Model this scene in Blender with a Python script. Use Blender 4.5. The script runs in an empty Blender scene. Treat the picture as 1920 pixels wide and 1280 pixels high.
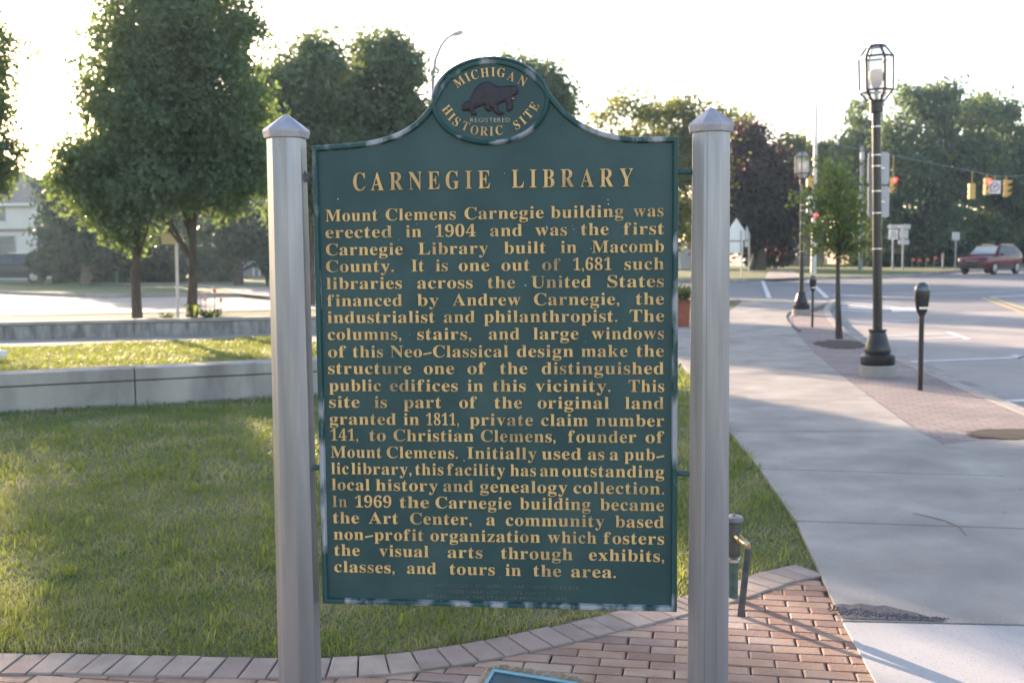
import bpy, bmesh, math, random
import numpy as np
from mathutils import Vector, Matrix
from mathutils.geometry import tessellate_polygon, delaunay_2d_cdt
rad = math.radians
S = bpy.context.scene
COL = S.collection
rnd = random.Random(7)

# ------------------------------------------------------------------ camera
PITCH, ROLL, FOC, EYE = rad(4.63), rad(0.5), 2000.0, 1.6
F_ = Vector((0, math.cos(PITCH), -math.sin(PITCH)))
U0 = Vector((0, math.sin(PITCH), math.cos(PITCH)))
R0 = Vector((1, 0, 0))
R_ = R0*math.cos(ROLL) - U0*math.sin(ROLL)
U_ = U0*math.cos(ROLL) + R0*math.sin(ROLL)
EYEV = Vector((0, 0, EYE))
cd = bpy.data.cameras.new('camera')
cam = bpy.data.objects.new('camera', cd); COL.objects.link(cam)
cd.sensor_width = 36; cd.lens = FOC/1920*36
cd.clip_start = 0.05; cd.clip_end = 3000
M = Matrix((R_, U_, -F_)).transposed().to_4x4(); M.translation = EYEV
cam.matrix_world = M
cd.dof.use_dof = True; cd.dof.focus_distance = 3.15; cd.dof.aperture_fstop = 5.0
S.camera = cam

# ------------------------------------------------------------------ light
SUN_EL, SUN_AZ = rad(14.0), rad(-30.5)      # azimuth measured from +Y towards +X
SDIR = Vector((math.sin(SUN_AZ)*math.cos(SUN_EL), math.cos(SUN_AZ)*math.cos(SUN_EL), math.sin(SUN_EL)))
w = bpy.data.worlds.new('World'); S.world = w; w.use_nodes = True
nt = w.node_tree; bg = nt.nodes['Background']
sky = nt.nodes.new('ShaderNodeTexSky'); sky.sky_type = 'NISHITA'; sky.sun_disc = False
sky.sun_elevation = SUN_EL; sky.sun_rotation = SUN_AZ
sky.air_density = 1.0; sky.dust_density = 1.0; sky.ozone_density = 1.0
nt.links.new(sky.outputs[0], bg.inputs[0]); bg.inputs[1].default_value = 0.15
sl = bpy.data.lights.new('sun', 'SUN'); sl.energy = 5.0; sl.angle = rad(0.5); sl.color = (1.0, 0.82, 0.60)
so = bpy.data.objects.new('sun', sl); COL.objects.link(so)
so.rotation_euler = SDIR.to_track_quat('Z', 'Y').to_euler(); so.location = (-20, 30, 30)
S.view_settings.view_transform = 'Standard'; S.view_settings.look = 'None'
S.view_settings.exposure = 1.75; S.view_settings.gamma = 1
S.view_settings.use_white_balance = True; S.view_settings.white_balance_temperature = 6950; S.view_settings.white_balance_tint = 20
S.render.engine = 'CYCLES'
S.cycles.max_bounces = 6; S.cycles.transparent_max_bounces = 8
S.cycles.use_denoising = True
HAZE = 0.00045
S.cycles.volume_bounces = 0
S.cycles.sample_clamp_indirect = 6

# ------------------------------------------------------------------ mapping helpers
def gz(y):                      # the ground climbs gently beyond the garden
    return 0.0 if y < 25 else 0.007*(min(y, 90)-25)
def ray(u, v):
    return F_ + R_*((u-960)/FOC) + U_*((640-v)/FOC)
def W(u, v, d):                 # the point at distance y = d that the photo shows at u, v
    r = ray(u, v); return EYEV + r*(d/r.y)
def G(u, v, z=0.0):             # ground point
    r = ray(u, v); y = 10
    for _ in range(80):
        t = (z + gz(y) - EYE)/r.z
        y = 0.5*y + 0.5*min(r.y*t, 600) if t > 0 else 600
    t = (z+gz(y)-EYE)/r.z
    return EYEV + r*t
def GB(u, v, z=0.0):            # 2-D ground point
    p = G(u, v, z); return (p.x, p.y)

# ------------------------------------------------------------------ materials
def nodes(m):
    m.use_nodes = True
    return m.node_tree, m.node_tree.nodes['Principled BSDF']
def L(t, a, b): t.links.new(a, b)
def pmat(name, c1, c2=None, scale=5.0, rough=0.7, metal=0.0, bump=0.0, bscale=None, island=0.0, detail=5, lo=0.35, hi=0.65, stretch=None, spec=0.5, c3=None, s3=1.0):
    m = bpy.data.materials.new(name); t, p = nodes(m); N = t.nodes
    tc = N.new('ShaderNodeTexCoord'); src = tc.outputs['Object']
    if stretch:
        mp = N.new('ShaderNodeMapping'); mp.inputs['Scale'].default_value = stretch
        L(t, src, mp.inputs['Vector']); src = mp.outputs[0]
    col = None
    if c2 is not None:
        nz = N.new('ShaderNodeTexNoise'); nz.inputs['Scale'].default_value = scale; nz.inputs['Detail'].default_value = detail
        L(t, src, nz.inputs['Vector'])
        cr = N.new('ShaderNodeValToRGB')
        cr.color_ramp.elements[0].position = lo; cr.color_ramp.elements[1].position = hi
        cr.color_ramp.elements[0].color = (*c1, 1); cr.color_ramp.elements[1].color = (*c2, 1)
        L(t, nz.outputs['Fac'], cr.inputs[0]); col = cr.outputs[0]
        if c3 is not None:
            n3 = N.new('ShaderNodeTexNoise'); n3.inputs['Scale'].default_value = s3; n3.inputs['Detail'].default_value = 4
            L(t, src, n3.inputs['Vector'])
            r3 = N.new('ShaderNodeMapRange'); r3.inputs['From Min'].default_value = 0.5; r3.inputs['From Max'].default_value = 0.72
            L(t, n3.outputs['Fac'], r3.inputs['Value'])
            mx = N.new('ShaderNodeMixRGB'); mx.inputs['Color2'].default_value = (*c3, 1)
            L(t, r3.outputs[0], mx.inputs['Fac']); L(t, col, mx.inputs['Color1']); col = mx.outputs[0]
    if island:
        g = N.new('ShaderNodeNewGeometry'); hs = N.new('ShaderNodeHueSaturation')
        mr = N.new('ShaderNodeMapRange'); mr.inputs['To Min'].default_value = 1-island; mr.inputs['To Max'].default_value = 1+island
        L(t, g.outputs['Random Per Island'], mr.inputs['Value']); L(t, mr.outputs[0], hs.inputs['Value'])
        ml = N.new('ShaderNodeMath'); ml.operation = 'MULTIPLY_ADD'; ml.inputs[1].default_value = 0.03*island/0.3; ml.inputs[2].default_value = 0.5-0.015*island/0.3
        L(t, g.outputs['Random Per Island'], ml.inputs[0]); L(t, ml.outputs[0], hs.inputs['Hue'])
        if col is None: hs.inputs['Color'].default_value = (*c1, 1)
        else: L(t, col, hs.inputs['Color'])
        col = hs.outputs[0]
    if col is None: p.inputs['Base Color'].default_value = (*c1, 1)
    else: L(t, col, p.inputs['Base Color'])
    p.inputs['Roughness'].default_value = rough; p.inputs['Metallic'].default_value = metal
    p.inputs['Specular IOR Level'].default_value = spec
    if bump:
        nb = N.new('ShaderNodeTexNoise'); nb.inputs['Scale'].default_value = bscale or scale*6; nb.inputs['Detail'].default_value = 4
        L(t, src, nb.inputs['Vector'])
        b = N.new('ShaderNodeBump'); b.inputs['Strength'].default_value = bump; b.inputs['Distance'].default_value = 0.01
        L(t, nb.outputs['Fac'], b.inputs['Height']); L(t, b.outputs[0], p.inputs['Normal'])
    return m
def leafmat(name, c1, c2, tcol, scale=0.8, trans=0.45, rough=0.5, island=0.35):
    m = bpy.data.materials.new(name); t, p = nodes(m); N = t.nodes
    tc = N.new('ShaderNodeTexCoord'); nz = N.new('ShaderNodeTexNoise'); nz.inputs['Scale'].default_value = scale; nz.inputs['Detail'].default_value = 3
    L(t, tc.outputs['Object'], nz.inputs['Vector'])
    cr = N.new('ShaderNodeValToRGB'); cr.color_ramp.elements[0].position = 0.35; cr.color_ramp.elements[1].position = 0.65
    cr.color_ramp.elements[0].color = (*c1, 1); cr.color_ramp.elements[1].color = (*c2, 1)
    L(t, nz.outputs['Fac'], cr.inputs[0])
    g = N.new('ShaderNodeNewGeometry'); hs = N.new('ShaderNodeHueSaturation')
    mr = N.new('ShaderNodeMapRange'); mr.inputs['To Min'].default_value = 1-island; mr.inputs['To Max'].default_value = 1+island
    L(t, g.outputs['Random Per Island'], mr.inputs['Value']); L(t, mr.outputs[0], hs.inputs['Value']); L(t, cr.outputs[0], hs.inputs['Color'])
    L(t, hs.outputs[0], p.inputs['Base Color']); p.inputs['Roughness'].default_value = rough
    p.inputs['Specular IOR Level'].default_value = 0.35
    tr = N.new('ShaderNodeBsdfTranslucent'); tr.inputs['Color'].default_value = (*tcol, 1)
    mx = N.new('ShaderNodeMixShader'); mx.inputs[0].default_value = trans
    L(t, p.outputs[0], mx.inputs[1]); L(t, tr.outputs[0], mx.inputs[2])
    L(t, mx.outputs[0], N['Material Output'].inputs['Surface'])
    return m
def glassmat(name, col, alpha=0.25, rough=0.05):
    m = bpy.data.materials.new(name); t, p = nodes(m)
    p.inputs['Base Color'].default_value = (*col, 1); p.inputs['Roughness'].default_value = rough
    tr = t.nodes.new('ShaderNodeBsdfTransparent'); mx = t.nodes.new('ShaderNodeMixShader'); mx.inputs[0].default_value = alpha
    L(t, tr.outputs[0], mx.inputs[1]); L(t, p.outputs[0], mx.inputs[2]); L(t, mx.outputs[0], t.nodes['Material Output'].inputs['Surface'])
    return m
def emit(name, col, s):
    m = bpy.data.materials.new(name); t, p = nodes(m)
    p.inputs['Base Color'].default_value = (*col, 1); p.inputs['Emission Color'].default_value = (*col, 1); p.inputs['Emission Strength'].default_value = s
    return m
MT = dict(
    signgreen=pmat('sign_green_paint', (0.010, 0.052, 0.056), (0.016, 0.066, 0.069), 7, 0.5, bump=0.12, bscale=160, c3=(0.035, 0.085, 0.085), s3=3),
    signrim=pmat('worn_rim_paint', (0.012, 0.066, 0.066), (0.33, 0.35, 0.39), 14, 0.55, lo=0.495, hi=0.60, detail=8, stretch=(1, 1, 0.45), bump=0.25, bscale=60),
    gold=pmat('worn_gold_paint', (0.78, 0.48, 0.19), (0.56, 0.33, 0.13), 24, 0.6, lo=0.5, hi=0.75, c3=(0.34, 0.23, 0.12), s3=8, bump=0.1, bscale=200),
    paleletter=pmat('pale_letter_paint', (0.60, 0.50, 0.34), (0.40, 0.33, 0.22), 20, 0.6),
    dimletter=pmat('faded_letter_paint', (0.03, 0.085, 0.075), (0.17, 0.14, 0.11), 22, 0.6, lo=0.38, hi=0.65),
    beaver=pmat('dark_brown_emblem_paint', (0.030, 0.026, 0.034), (0.042, 0.036, 0.044), 60, 0.5, bump=0.5, bscale=250),
    redpaint=pmat('mouth_red_paint', (0.25, 0.05, 0.06), rough=0.5), whitepaint=pmat('tooth_white_paint', (0.6, 0.6, 0.6), rough=0.5),
    alu=pmat('weathered_aluminium', (0.27, 0.275, 0.30), (0.36, 0.36, 0.385), 5, 0.40, 0.62, stretch=(8, 8, 0.5), detail=10, bump=0.06, bscale=40, c3=(0.23, 0.215, 0.23), s3=1.3),
    alucap=pmat('weathered_cap_metal', (0.34, 0.33, 0.38), (0.46, 0.44, 0.47), 14, 0.5, 0.35, bump=0.3, bscale=50),
    rod=pmat('green_rod_paint', (0.03, 0.10, 0.10), (0.14, 0.2, 0.2), 20, 0.5, lo=0.5, hi=0.7),
    domem=pmat('dark_dome_glass', (0.10, 0.12, 0.12), rough=0.12, metal=0.5), boltm=pmat('dull_bolt_metal', (0.2, 0.19, 0.2), rough=0.5, metal=0.7),
    concrete=pmat('concrete', (0.28, 0.255, 0.225), (0.40, 0.372, 0.335), 2.2, 0.9, bump=0.6, bscale=110, c3=(0.22, 0.21, 0.20), s3=0.9, detail=14, lo=.3, hi=.7),
    concnew=pmat('new_concrete', (0.36, 0.355, 0.355), (0.42, 0.415, 0.41), 1.3, 0.85, bump=0.15, bscale=120, detail=8),
    wallc=pmat('wall_concrete', (0.30, 0.275, 0.245), (0.43, 0.40, 0.36), 1.6, 0.9, bump=0.35, bscale=40, stretch=(1, 1, 0.35), detail=12, c3=(0.21, 0.2, 0.19), s3=2.2),
    wallstain=pmat('stained_wall_concrete', (0.13, 0.125, 0.12), (0.34, 0.32, 0.30), 8, 0.9, lo=0.30, hi=0.62, stretch=(1, 1, 0.28), bump=0.2, bscale=20, detail=9),
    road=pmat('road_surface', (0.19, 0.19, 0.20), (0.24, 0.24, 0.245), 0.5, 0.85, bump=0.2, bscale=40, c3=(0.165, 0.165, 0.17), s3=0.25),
    joint=pmat('joint_dirt', (0.05, 0.045, 0.04), (0.08, 0.07, 0.06), 30, 0.95),
    soil=pmat('soil', (0.028, 0.023, 0.018), (0.05, 0.042, 0.032), 6, 0.95, bump=0.5, bscale=60),
    sand=pmat('joint_sand', (0.045, 0.034, 0.028), (0.075, 0.055, 0.042), 30, 0.95, bump=0.5, bscale=200),
    brick=pmat('paver_brick', (0.275, 0.165, 0.115), (0.335, 0.22, 0.165), 7, 0.85, bump=0.5, bscale=120, island=0.22, c3=(0.36, 0.31, 0.29), s3=1.2),
    brickedge=pmat('border_paver_brick', (0.255, 0.20, 0.17), (0.34, 0.275, 0.24), 7, 0.85, bump=0.5, bscale=120, island=0.16, c3=(0.3, 0.22, 0.19), s3=2.2),
    turf=pmat('turf', (0.07, 0.095, 0.035), (0.17, 0.15, 0.09), 1.6, 0.95, bump=0.8, bscale=60, detail=9, c3=(0.05, 0.085, 0.02), s3=0.7),
    farturf=pmat('far_turf', (0.075, 0.11, 0.03), (0.12, 0.14, 0.045), 0.4, 0.95, detail=9, c3=(0.06, 0.1, 0.025), s3=0.12),
    mark=pmat('road_marking_paint', (0.72, 0.72, 0.72), (0.55, 0.55, 0.54), 3, 0.7), markyel=pmat('yellow_marking_paint', (0.62, 0.46, 0.16), (0.5, 0.38, 0.17), 3, 0.7),
    bark=pmat('bark', (0.045, 0.034, 0.028), (0.10, 0.078, 0.062), 6, 0.95, bump=0.8, bscale=30, stretch=(3, 3, 0.5)),
    palebark=pmat('pale_bark', (0.11, 0.09, 0.075), (0.17, 0.14, 0.115), 6, 0.95, bump=0.6, bscale=30),
    black=pmat('black_enamel', (0.012, 0.012, 0.014), (0.022, 0.02, 0.022), 9, 0.32), 
    lampglass=glassmat('lamp_glass', (0.8, 0.78, 0.78), 0.34), lampbulb=pmat('frosted_bulb', (0.7, 0.62, 0.5), rough=0.4), lampsock=pmat('lamp_socket_metal', (0.45, 0.43, 0.42), rough=0.4, metal=0.4),
    band=pmat('steel_band', (0.6, 0.6, 0.6), rough=0.3, metal=0.8), signback=pmat('sign_back_metal', (0.40, 0.40, 0.41), (0.46, 0.46, 0.47), 2, 0.55, 0.2),
    signwhite=pmat('sign_white', (0.75, 0.73, 0.70), rough=0.5), signblack=pmat('sign_black', (0.02, 0.02, 0.02), rough=0.5), signred=pmat('sign_red', (0.5, 0.03, 0.05), rough=0.5),
    pale=pmat('pale_reflective_metal', (0.62, 0.64, 0.64), (0.72, 0.74, 0.74), 2, 0.45, 0.2), tan=pmat('tan_sign_back', (0.56, 0.49, 0.27), (0.62, 0.55, 0.32), 3, 0.7),
    polegal=pmat('galvanised_pole', (0.48, 0.47, 0.46), (0.6, 0.58, 0.57), 3, 0.45, 0.5), woodpole=pmat('grey_pole', (0.22, 0.24, 0.27), (0.28, 0.29, 0.31), 4, 0.8),
    yellow=pmat('signal_yellow', (0.62, 0.36, 0.08), (0.68, 0.42, 0.11), 6, 0.5), redlit=emit('red_signal_lens', (1.0, 0.03, 0.03), 6.0), darklens=pmat('dark_lens', (0.02, 0.02, 0.02), rough=0.2),
    carred=pmat('red_car_paint', (0.12, 0.006, 0.017), rough=0.22), cardark=pmat('dark_car_paint', (0.012, 0.014, 0.018), rough=0.25), cladding=pmat('dark_cladding', (0.03, 0.03, 0.035), rough=0.6),
    carglass=pmat('car_glass', (0.03, 0.04, 0.05), rough=0.05), windscreen=pmat('windscreen_glass', (0.25, 0.32, 0.34), rough=0.05), tyre=pmat('tyre_rubber', (0.02, 0.02, 0.02), rough=0.85), rim=pmat('alloy_rim', (0.34, 0.34, 0.34), rough=0.35, metal=0.6),  # the windscreen's reflection is put into its pale base colour
    headl=pmat('headlight_lens', (0.75, 0.76, 0.78), rough=0.1), taill=pmat('tail_light_lens', (0.55, 0.15, 0.12), rough=0.2),
    siding=pmat('white_siding', (0.62, 0.58, 0.54), (0.68, 0.64, 0.60), 2, 0.8), bluesiding=pmat('pale_blue_siding', (0.50, 0.58, 0.66), (0.56, 0.64, 0.7), 2, 0.8), roof=pmat('grey_shingles', (0.13, 0.12, 0.12), (0.2, 0.18, 0.18), 4, 0.9), roofb=pmat('brown_shingles', (0.2, 0.15, 0.13), (0.26, 0.2, 0.17), 4, 0.9),
    hbrick=pmat('house_brick', (0.22, 0.10, 0.075), (0.28, 0.14, 0.10), 5, 0.9), tanbrick=pmat('tan_house_brick', (0.34, 0.26, 0.22), (0.4, 0.31, 0.26), 5, 0.9), wframe=pmat('window_frame', (0.16, 0.19, 0.20), rough=0.6), wwhite=pmat('white_trim', (0.7, 0.7, 0.68), rough=0.6), pane=pmat('window_glass', (0.10, 0.13, 0.15), rough=0.08), blind=pmat('window_blind', (0.5, 0.52, 0.52), rough=0.7),
    hydr=pmat('hydrant_red', (0.30, 0.05, 0.06), rough=0.5), hydw=pmat('hydrant_white', (0.7, 0.62, 0.55), rough=0.5), greenpost=pmat('green_post', (0.10, 0.22, 0.17), rough=0.6),
    terra=pmat('terracotta', (0.27, 0.075, 0.045), (0.33, 0.10, 0.06), 8, 0.85), brass=pmat('brass', (0.55, 0.44, 0.28), (0.4, 0.3, 0.18), 30, 0.35, 0.8), pipe=pmat('old_pipe', (0.055, 0.06, 0.06), (0.11, 0.10, 0.09), 20, 0.6, 0.4), pipegreen=pmat('green_pipe', (0.03, 0.09, 0.08), (0.10, 0.14, 0.12), 25, 0.6), pipecap=pmat('grey_cap', (0.16, 0.165, 0.18), rough=0.5, metal=0.3),
    stone=pmat('lichen_stone', (0.22, 0.18, 0.12), (0.34, 0.29, 0.23), 14, 0.95, bump=1.0, bscale=70, c3=(0.28, 0.17, 0.04), s3=6), plq=pmat('verdigris_plaque', (0.03, 0.07, 0.09), (0.05, 0.11, 0.13), 12, 0.5, 0.3), plqf=pmat('verdigris_frame', (0.12, 0.34, 0.42), (0.18, 0.42, 0.5), 14, 0.5, 0.2),
    twig=pmat('dry_twig', (0.17, 0.12, 0.09), rough=0.9), cable=pmat('cable_rubber', (0.03, 0.03, 0.03), rough=0.7), gravel=pmat('crumbled_asphalt', (0.07, 0.07, 0.08), (0.14, 0.14, 0.15), 60, 0.95, island=0.4), dryleaf=pmat('dry_leaf', (0.45, 0.17, 0.05), rough=0.8), petal=pmat('pink_petal', (0.6, 0.22, 0.2), rough=0.6), flag=pmat('red_flag', (0.7, 0.09, 0.06), rough=0.6),
    leafA=leafmat('maple_leaf', (0.075, 0.122, 0.088), (0.10, 0.145, 0.098), (0.25, 0.36, 0.08), trans=0.40),
    leafB=leafmat('street_tree_leaf', (0.070, 0.112, 0.084), (0.092, 0.132, 0.092), (0.20, 0.28, 0.07), trans=0.40),
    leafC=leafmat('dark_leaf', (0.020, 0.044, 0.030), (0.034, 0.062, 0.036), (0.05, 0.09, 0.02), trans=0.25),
    leafR=leafmat('purple_leaf', (0.016, 0.011, 0.016), (0.022, 0.016, 0.02), (0.14, 0.02, 0.02), trans=0.25),
    leafY=leafmat('young_leaf', (0.060, 0.10, 0.050), (0.085, 0.13, 0.055), (0.26, 0.34, 0.08)),
    leafL=leafmat('light_leaf', (0.05, 0.075, 0.03), (0.08, 0.10, 0.035), (0.30, 0.32, 0.05)),
)

def grassmat():
    m = leafmat('grass_blade', (0.075, 0.12, 0.025), (0.13, 0.14, 0.045), (0.44, 0.50, 0.05), trans=0.38, rough=0.5, island=0.3); t = m.node_tree; N = t.nodes
    g = N.new('ShaderNodeNewGeometry'); tc = N.new('ShaderNodeTexCoord'); nz = N.new('ShaderNodeTexNoise'); nz.inputs['Scale'].default_value = 1.7; nz.inputs['Detail'].default_value = 6
    L(t, tc.outputs['Object'], nz.inputs['Vector'])
    a = N.new('ShaderNodeMath'); a.operation = 'MULTIPLY_ADD'; a.inputs[1].default_value = 0.55; L(t, g.outputs['Random Per Island'], a.inputs[0])
    b = N.new('ShaderNodeMath'); b.operation = 'MULTIPLY_ADD'; b.inputs[1].default_value = 2.4; b.inputs[2].default_value = -1.02; L(t, nz.outputs['Fac'], b.inputs[0]); L(t, b.outputs[0], a.inputs[2])
    cr = N.new('ShaderNodeValToRGB'); e = cr.color_ramp.elements; e[0].position = 0.12; e[0].color = (0.055, 0.125, 0.048, 1); e[1].position = 0.85; e[1].color = (0.40, 0.33, 0.22, 1)
    x = e.new(0.42); x.color = (0.10, 0.163, 0.068, 1); x = e.new(0.62); x.color = (0.215, 0.215, 0.13, 1)
    L(t, a.outputs[0], cr.inputs[0]); p = N['Principled BSDF']; L(t, cr.outputs[0], p.inputs['Base Color'])
    return m
MT['grass'] = grassmat()

def speckle(m, sc, thr, k):
    t = m.node_tree; N = t.nodes; p = N['Principled BSDF']; src = p.inputs['Base Color'].links[0].from_socket
    tc = N.new('ShaderNodeTexCoord'); col = src
    for s_, th, kk in ((sc, thr, k), (sc*22, .30, .82)):
        v = N.new('ShaderNodeTexVoronoi'); v.inputs['Scale'].default_value = s_; L(t, tc.outputs['Object'], v.inputs['Vector'])
        r_ = N.new('ShaderNodeMapRange'); r_.inputs['From Min'].default_value = th*.6; r_.inputs['From Max'].default_value = th; r_.inputs['To Min'].default_value = kk; r_.inputs['To Max'].default_value = 1
        L(t, v.outputs['Distance'], r_.inputs['Value']); mx = N.new('ShaderNodeMixRGB'); mx.blend_type = 'MULTIPLY'; mx.inputs[0].default_value = 1
        L(t, col, mx.inputs[1]); L(t, r_.outputs[0], mx.inputs[2]); col = mx.outputs[0]
    L(t, col, p.inputs['Base Color'])
speckle(MT['concrete'], 3.2, .07, .72); speckle(MT['concnew'], 2.2, .05, .8); speckle(MT['wallc'], 4, .08, .85)

# ------------------------------------------------------------------ object helpers
def tag(o, label=None, cat=None, group=None, kind=None):
    if label: o['label'] = label
    if cat: o['category'] = cat
    if group: o['group'] = group
    if kind: o['kind'] = kind
    return o
def thing(name, label, cat, loc=(0, 0, 0), rz=0.0, group=None):
    o = bpy.data.objects.new(name, None); COL.objects.link(o)
    o.location = loc; o.rotation_euler = (0, 0, rz); o.empty_display_size = 0.1
    return tag(o, label, cat, group)
def abs_loc(o):
    p = Vector((0, 0, 0))
    while o is not None:
        p += o.location; o = o.parent
    return p
class MB:
    def __init__(s): s.v = []; s.f = []; s.m = []; s.cur = 0
    def add(s, vs, fs):
        b = len(s.v); s.v += [tuple(v) for v in vs]
        for f in fs: s.f.append(tuple(i+b for i in f)); s.m.append(s.cur)
        return s
    def box(s, x0, x1, y0, y1, z0, z1):
        return s.add([(x0,y0,z0),(x1,y0,z0),(x1,y1,z0),(x0,y1,z0),(x0,y0,z1),(x1,y0,z1),(x1,y1,z1),(x0,y1,z1)],
                     [(3,2,1,0),(4,5,6,7),(0,1,5,4),(1,2,6,5),(2,3,7,6),(3,0,4,7)])
    def obox(s, c, ax, ay, az, hx, hy, hz):
        c = Vector(c); vs = []
        for k in (-1, 1):
            for i, j in ((-1,-1),(1,-1),(1,1),(-1,1)):
                vs.append(c + ax*(i*hx) + ay*(j*hy) + az*(k*hz))
        return s.add(vs, [(3,2,1,0),(4,5,6,7),(0,1,5,4),(1,2,6,5),(2,3,7,6),(3,0,4,7)])
    def bar(s, a, b, wd, th=None, up=Vector((0, 0, 1))):
        a, b = Vector(a), Vector(b); d = (b-a); l = d.length; d.normalize()
        x = d.cross(up)
        if x.length < 1e-4: x = d.cross(Vector((0, 1, 0)))
        x.normalize(); y = x.cross(d)
        return s.obox((a+b)/2, x, y, d, wd/2, (th or wd)/2, l/2)
    def tube(s, pts, rads, n=8, cap=True):
        pts = [Vector(p) for p in pts]
        if not isinstance(rads, (list, tuple)): rads = [rads]*len(pts)
        vs = []; fs = []
        x = None
        for i, p in enumerate(pts):
            d = (pts[min(i+1, len(pts)-1)] - pts[max(i-1, 0)]).normalized()
            if x is None:
                x = d.orthogonal().normalized() if abs(d.z) < 0.95 else Vector((1, 0, 0))
            x = (x - d*x.dot(d)).normalized(); y = d.cross(x)
            for k in range(n):
                a = 2*math.pi*k/n
                vs.append(p + (x*math.cos(a) + y*math.sin(a))*rads[i])
        for i in range(len(pts)-1):
            for k in range(n):
                fs.append((i*n+k, i*n+(k+1) % n, (i+1)*n+(k+1) % n, (i+1)*n+k))
        if cap:
            fs.append(tuple(range(n-1, -1, -1))); fs.append(tuple((len(pts)-1)*n+k for k in range(n)))
        return s.add(vs, fs)
    def lathe(s, prof, c=(0, 0, 0), n=16, a0=0.0):
        cx, cy, cz = c; vs = []; fs = []
        for r, z in prof:
            for k in range(n):
                a = a0 + 2*math.pi*k/n; vs.append((cx+r*math.cos(a), cy+r*math.sin(a), cz+z))
        for i in range(len(prof)-1):
            for k in range(n):
                fs.append((i*n+k, i*n+(k+1) % n, (i+1)*n+(k+1) % n, (i+1)*n+k))
        fs.append(tuple(range(n-1, -1, -1))); fs.append(tuple((len(prof)-1)*n+k for k in range(n)))
        return s.add(vs, fs)
    def poly(s, vs): return s.add(vs, [tuple(range(len(vs)))])
    def prism(s, pts, fn0, fn1):            # 2-D outline (counter-clockwise seen from fn1) between two mappings
        n = len(pts); t = tessellate_polygon([[Vector((p[0], p[1], 0)) for p in pts]])
        vs = [fn0(*p) for p in pts] + [fn1(*p) for p in pts]
        fs = [tuple(i+n for i in f) for f in t] + [tuple(reversed(f)) for f in t]
        fs += [(i, (i+1) % n, (i+1) % n+n, i+n) for i in range(n)]
        return s.add(vs, fs)
    def build(s, name, mats, parent=None, smooth=False, bevel=0.0, local=False):
        me = bpy.data.meshes.new(name)
        off = Vector((0, 0, 0)) if (parent is None or local) else abs_loc(parent)
        me.from_pydata([Vector(v)-off for v in s.v], [], s.f)
        if not isinstance(mats, (list, tuple)): mats = [mats]
        for m in mats: me.materials.append(m)
        if len(mats) > 1: me.polygons.foreach_set('material_index', s.m)
        bm = bmesh.new(); bm.from_mesh(me); bmesh.ops.recalc_face_normals(bm, faces=bm.faces)
        bm.to_mesh(me); bm.free()
        if smooth:
            me.polygons.foreach_set('use_smooth', [True]*len(me.polygons))
            try: me.set_sharp_from_angle(angle=rad(40))
            except Exception: pass
        o = bpy.data.objects.new(name, me); COL.objects.link(o)
        if parent: o.parent = parent
        if bevel:
            b = o.modifiers.new('bevel', 'BEVEL'); b.width = bevel; b.segments = 2; b.limit_method = 'ANGLE'
        return o
def npmesh(name, V, Fc, k, mat, parent=None, off=None):
    me = bpy.data.meshes.new(name); n = len(V); nf = len(Fc)
    if off is not None: V = V - np.array(off)
    me.vertices.add(n); me.vertices.foreach_set('co', V.astype(np.float32).ravel())
    me.loops.add(nf*k); me.loops.foreach_set('vertex_index', Fc.astype(np.int32).ravel())
    me.polygons.add(nf); me.polygons.foreach_set('loop_start', np.arange(0, nf*k, k, dtype=np.int32))
    me.polygons.foreach_set('loop_total', np.full(nf, k, dtype=np.int32))
    me.update(calc_edges=True); me.materials.append(mat)
    o = bpy.data.objects.new(name, me); COL.objects.link(o)
    if parent: o.parent = parent
    return o
def copy_tree(o, parent=None):
    c = o.copy(); COL.objects.link(c); c.parent = parent
    for ch in list(o.children): copy_tree(ch, c)
    return c

def sheet(name, polys, z, mat, kind='structure', thick=0.0):
    """flat polygons (2-D ground points) laid on the terrain, cut where the slope changes"""
    bm = bmesh.new()
    for pl in polys:
        vs = [bm.verts.new((p[0], p[1], 0)) for p in pl]
        for f in tessellate_polygon([[Vector((p[0], p[1], 0)) for p in pl]]):
            try: bm.faces.new([vs[i] for i in f])
            except ValueError: pass
    for yy in (25, 90):
        bmesh.ops.bisect_plane(bm, geom=bm.verts[:]+bm.edges[:]+bm.faces[:], plane_co=(0, yy, 0), plane_no=(0, 1, 0), dist=1e-5)
    for v in bm.verts: v.co.z = z + gz(v.co.y)
    bmesh.ops.recalc_face_normals(bm, faces=bm.faces)
    for f in bm.faces:
        if f.normal.z < 0: f.normal_flip()
    if thick:
        r = bmesh.ops.extrude_face_region(bm, geom=bm.faces[:])
        for v in [g for g in r['geom'] if isinstance(g, bmesh.types.BMVert)]: v.co.z -= thick
        bmesh.ops.recalc_face_normals(bm, faces=bm.faces)
    me = bpy.data.meshes.new(name); bm.to_mesh(me); bm.free()
    for m in (mat if isinstance(mat, list) else [mat]): me.materials.append(m)
    o = bpy.data.objects.new(name, me); COL.objects.link(o)
    return tag(o, kind=kind)
def pin(x, y, poly):
    c = False; n = len(poly); j = n-1
    for i in range(n):
        xi, yi = poly[i]; xj, yj = poly[j]
        if (yi > y) != (yj > y) and x < (xj-xi)*(y-yi)/(yj-yi)+xi: c = not c
        j = i
    return c

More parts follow.
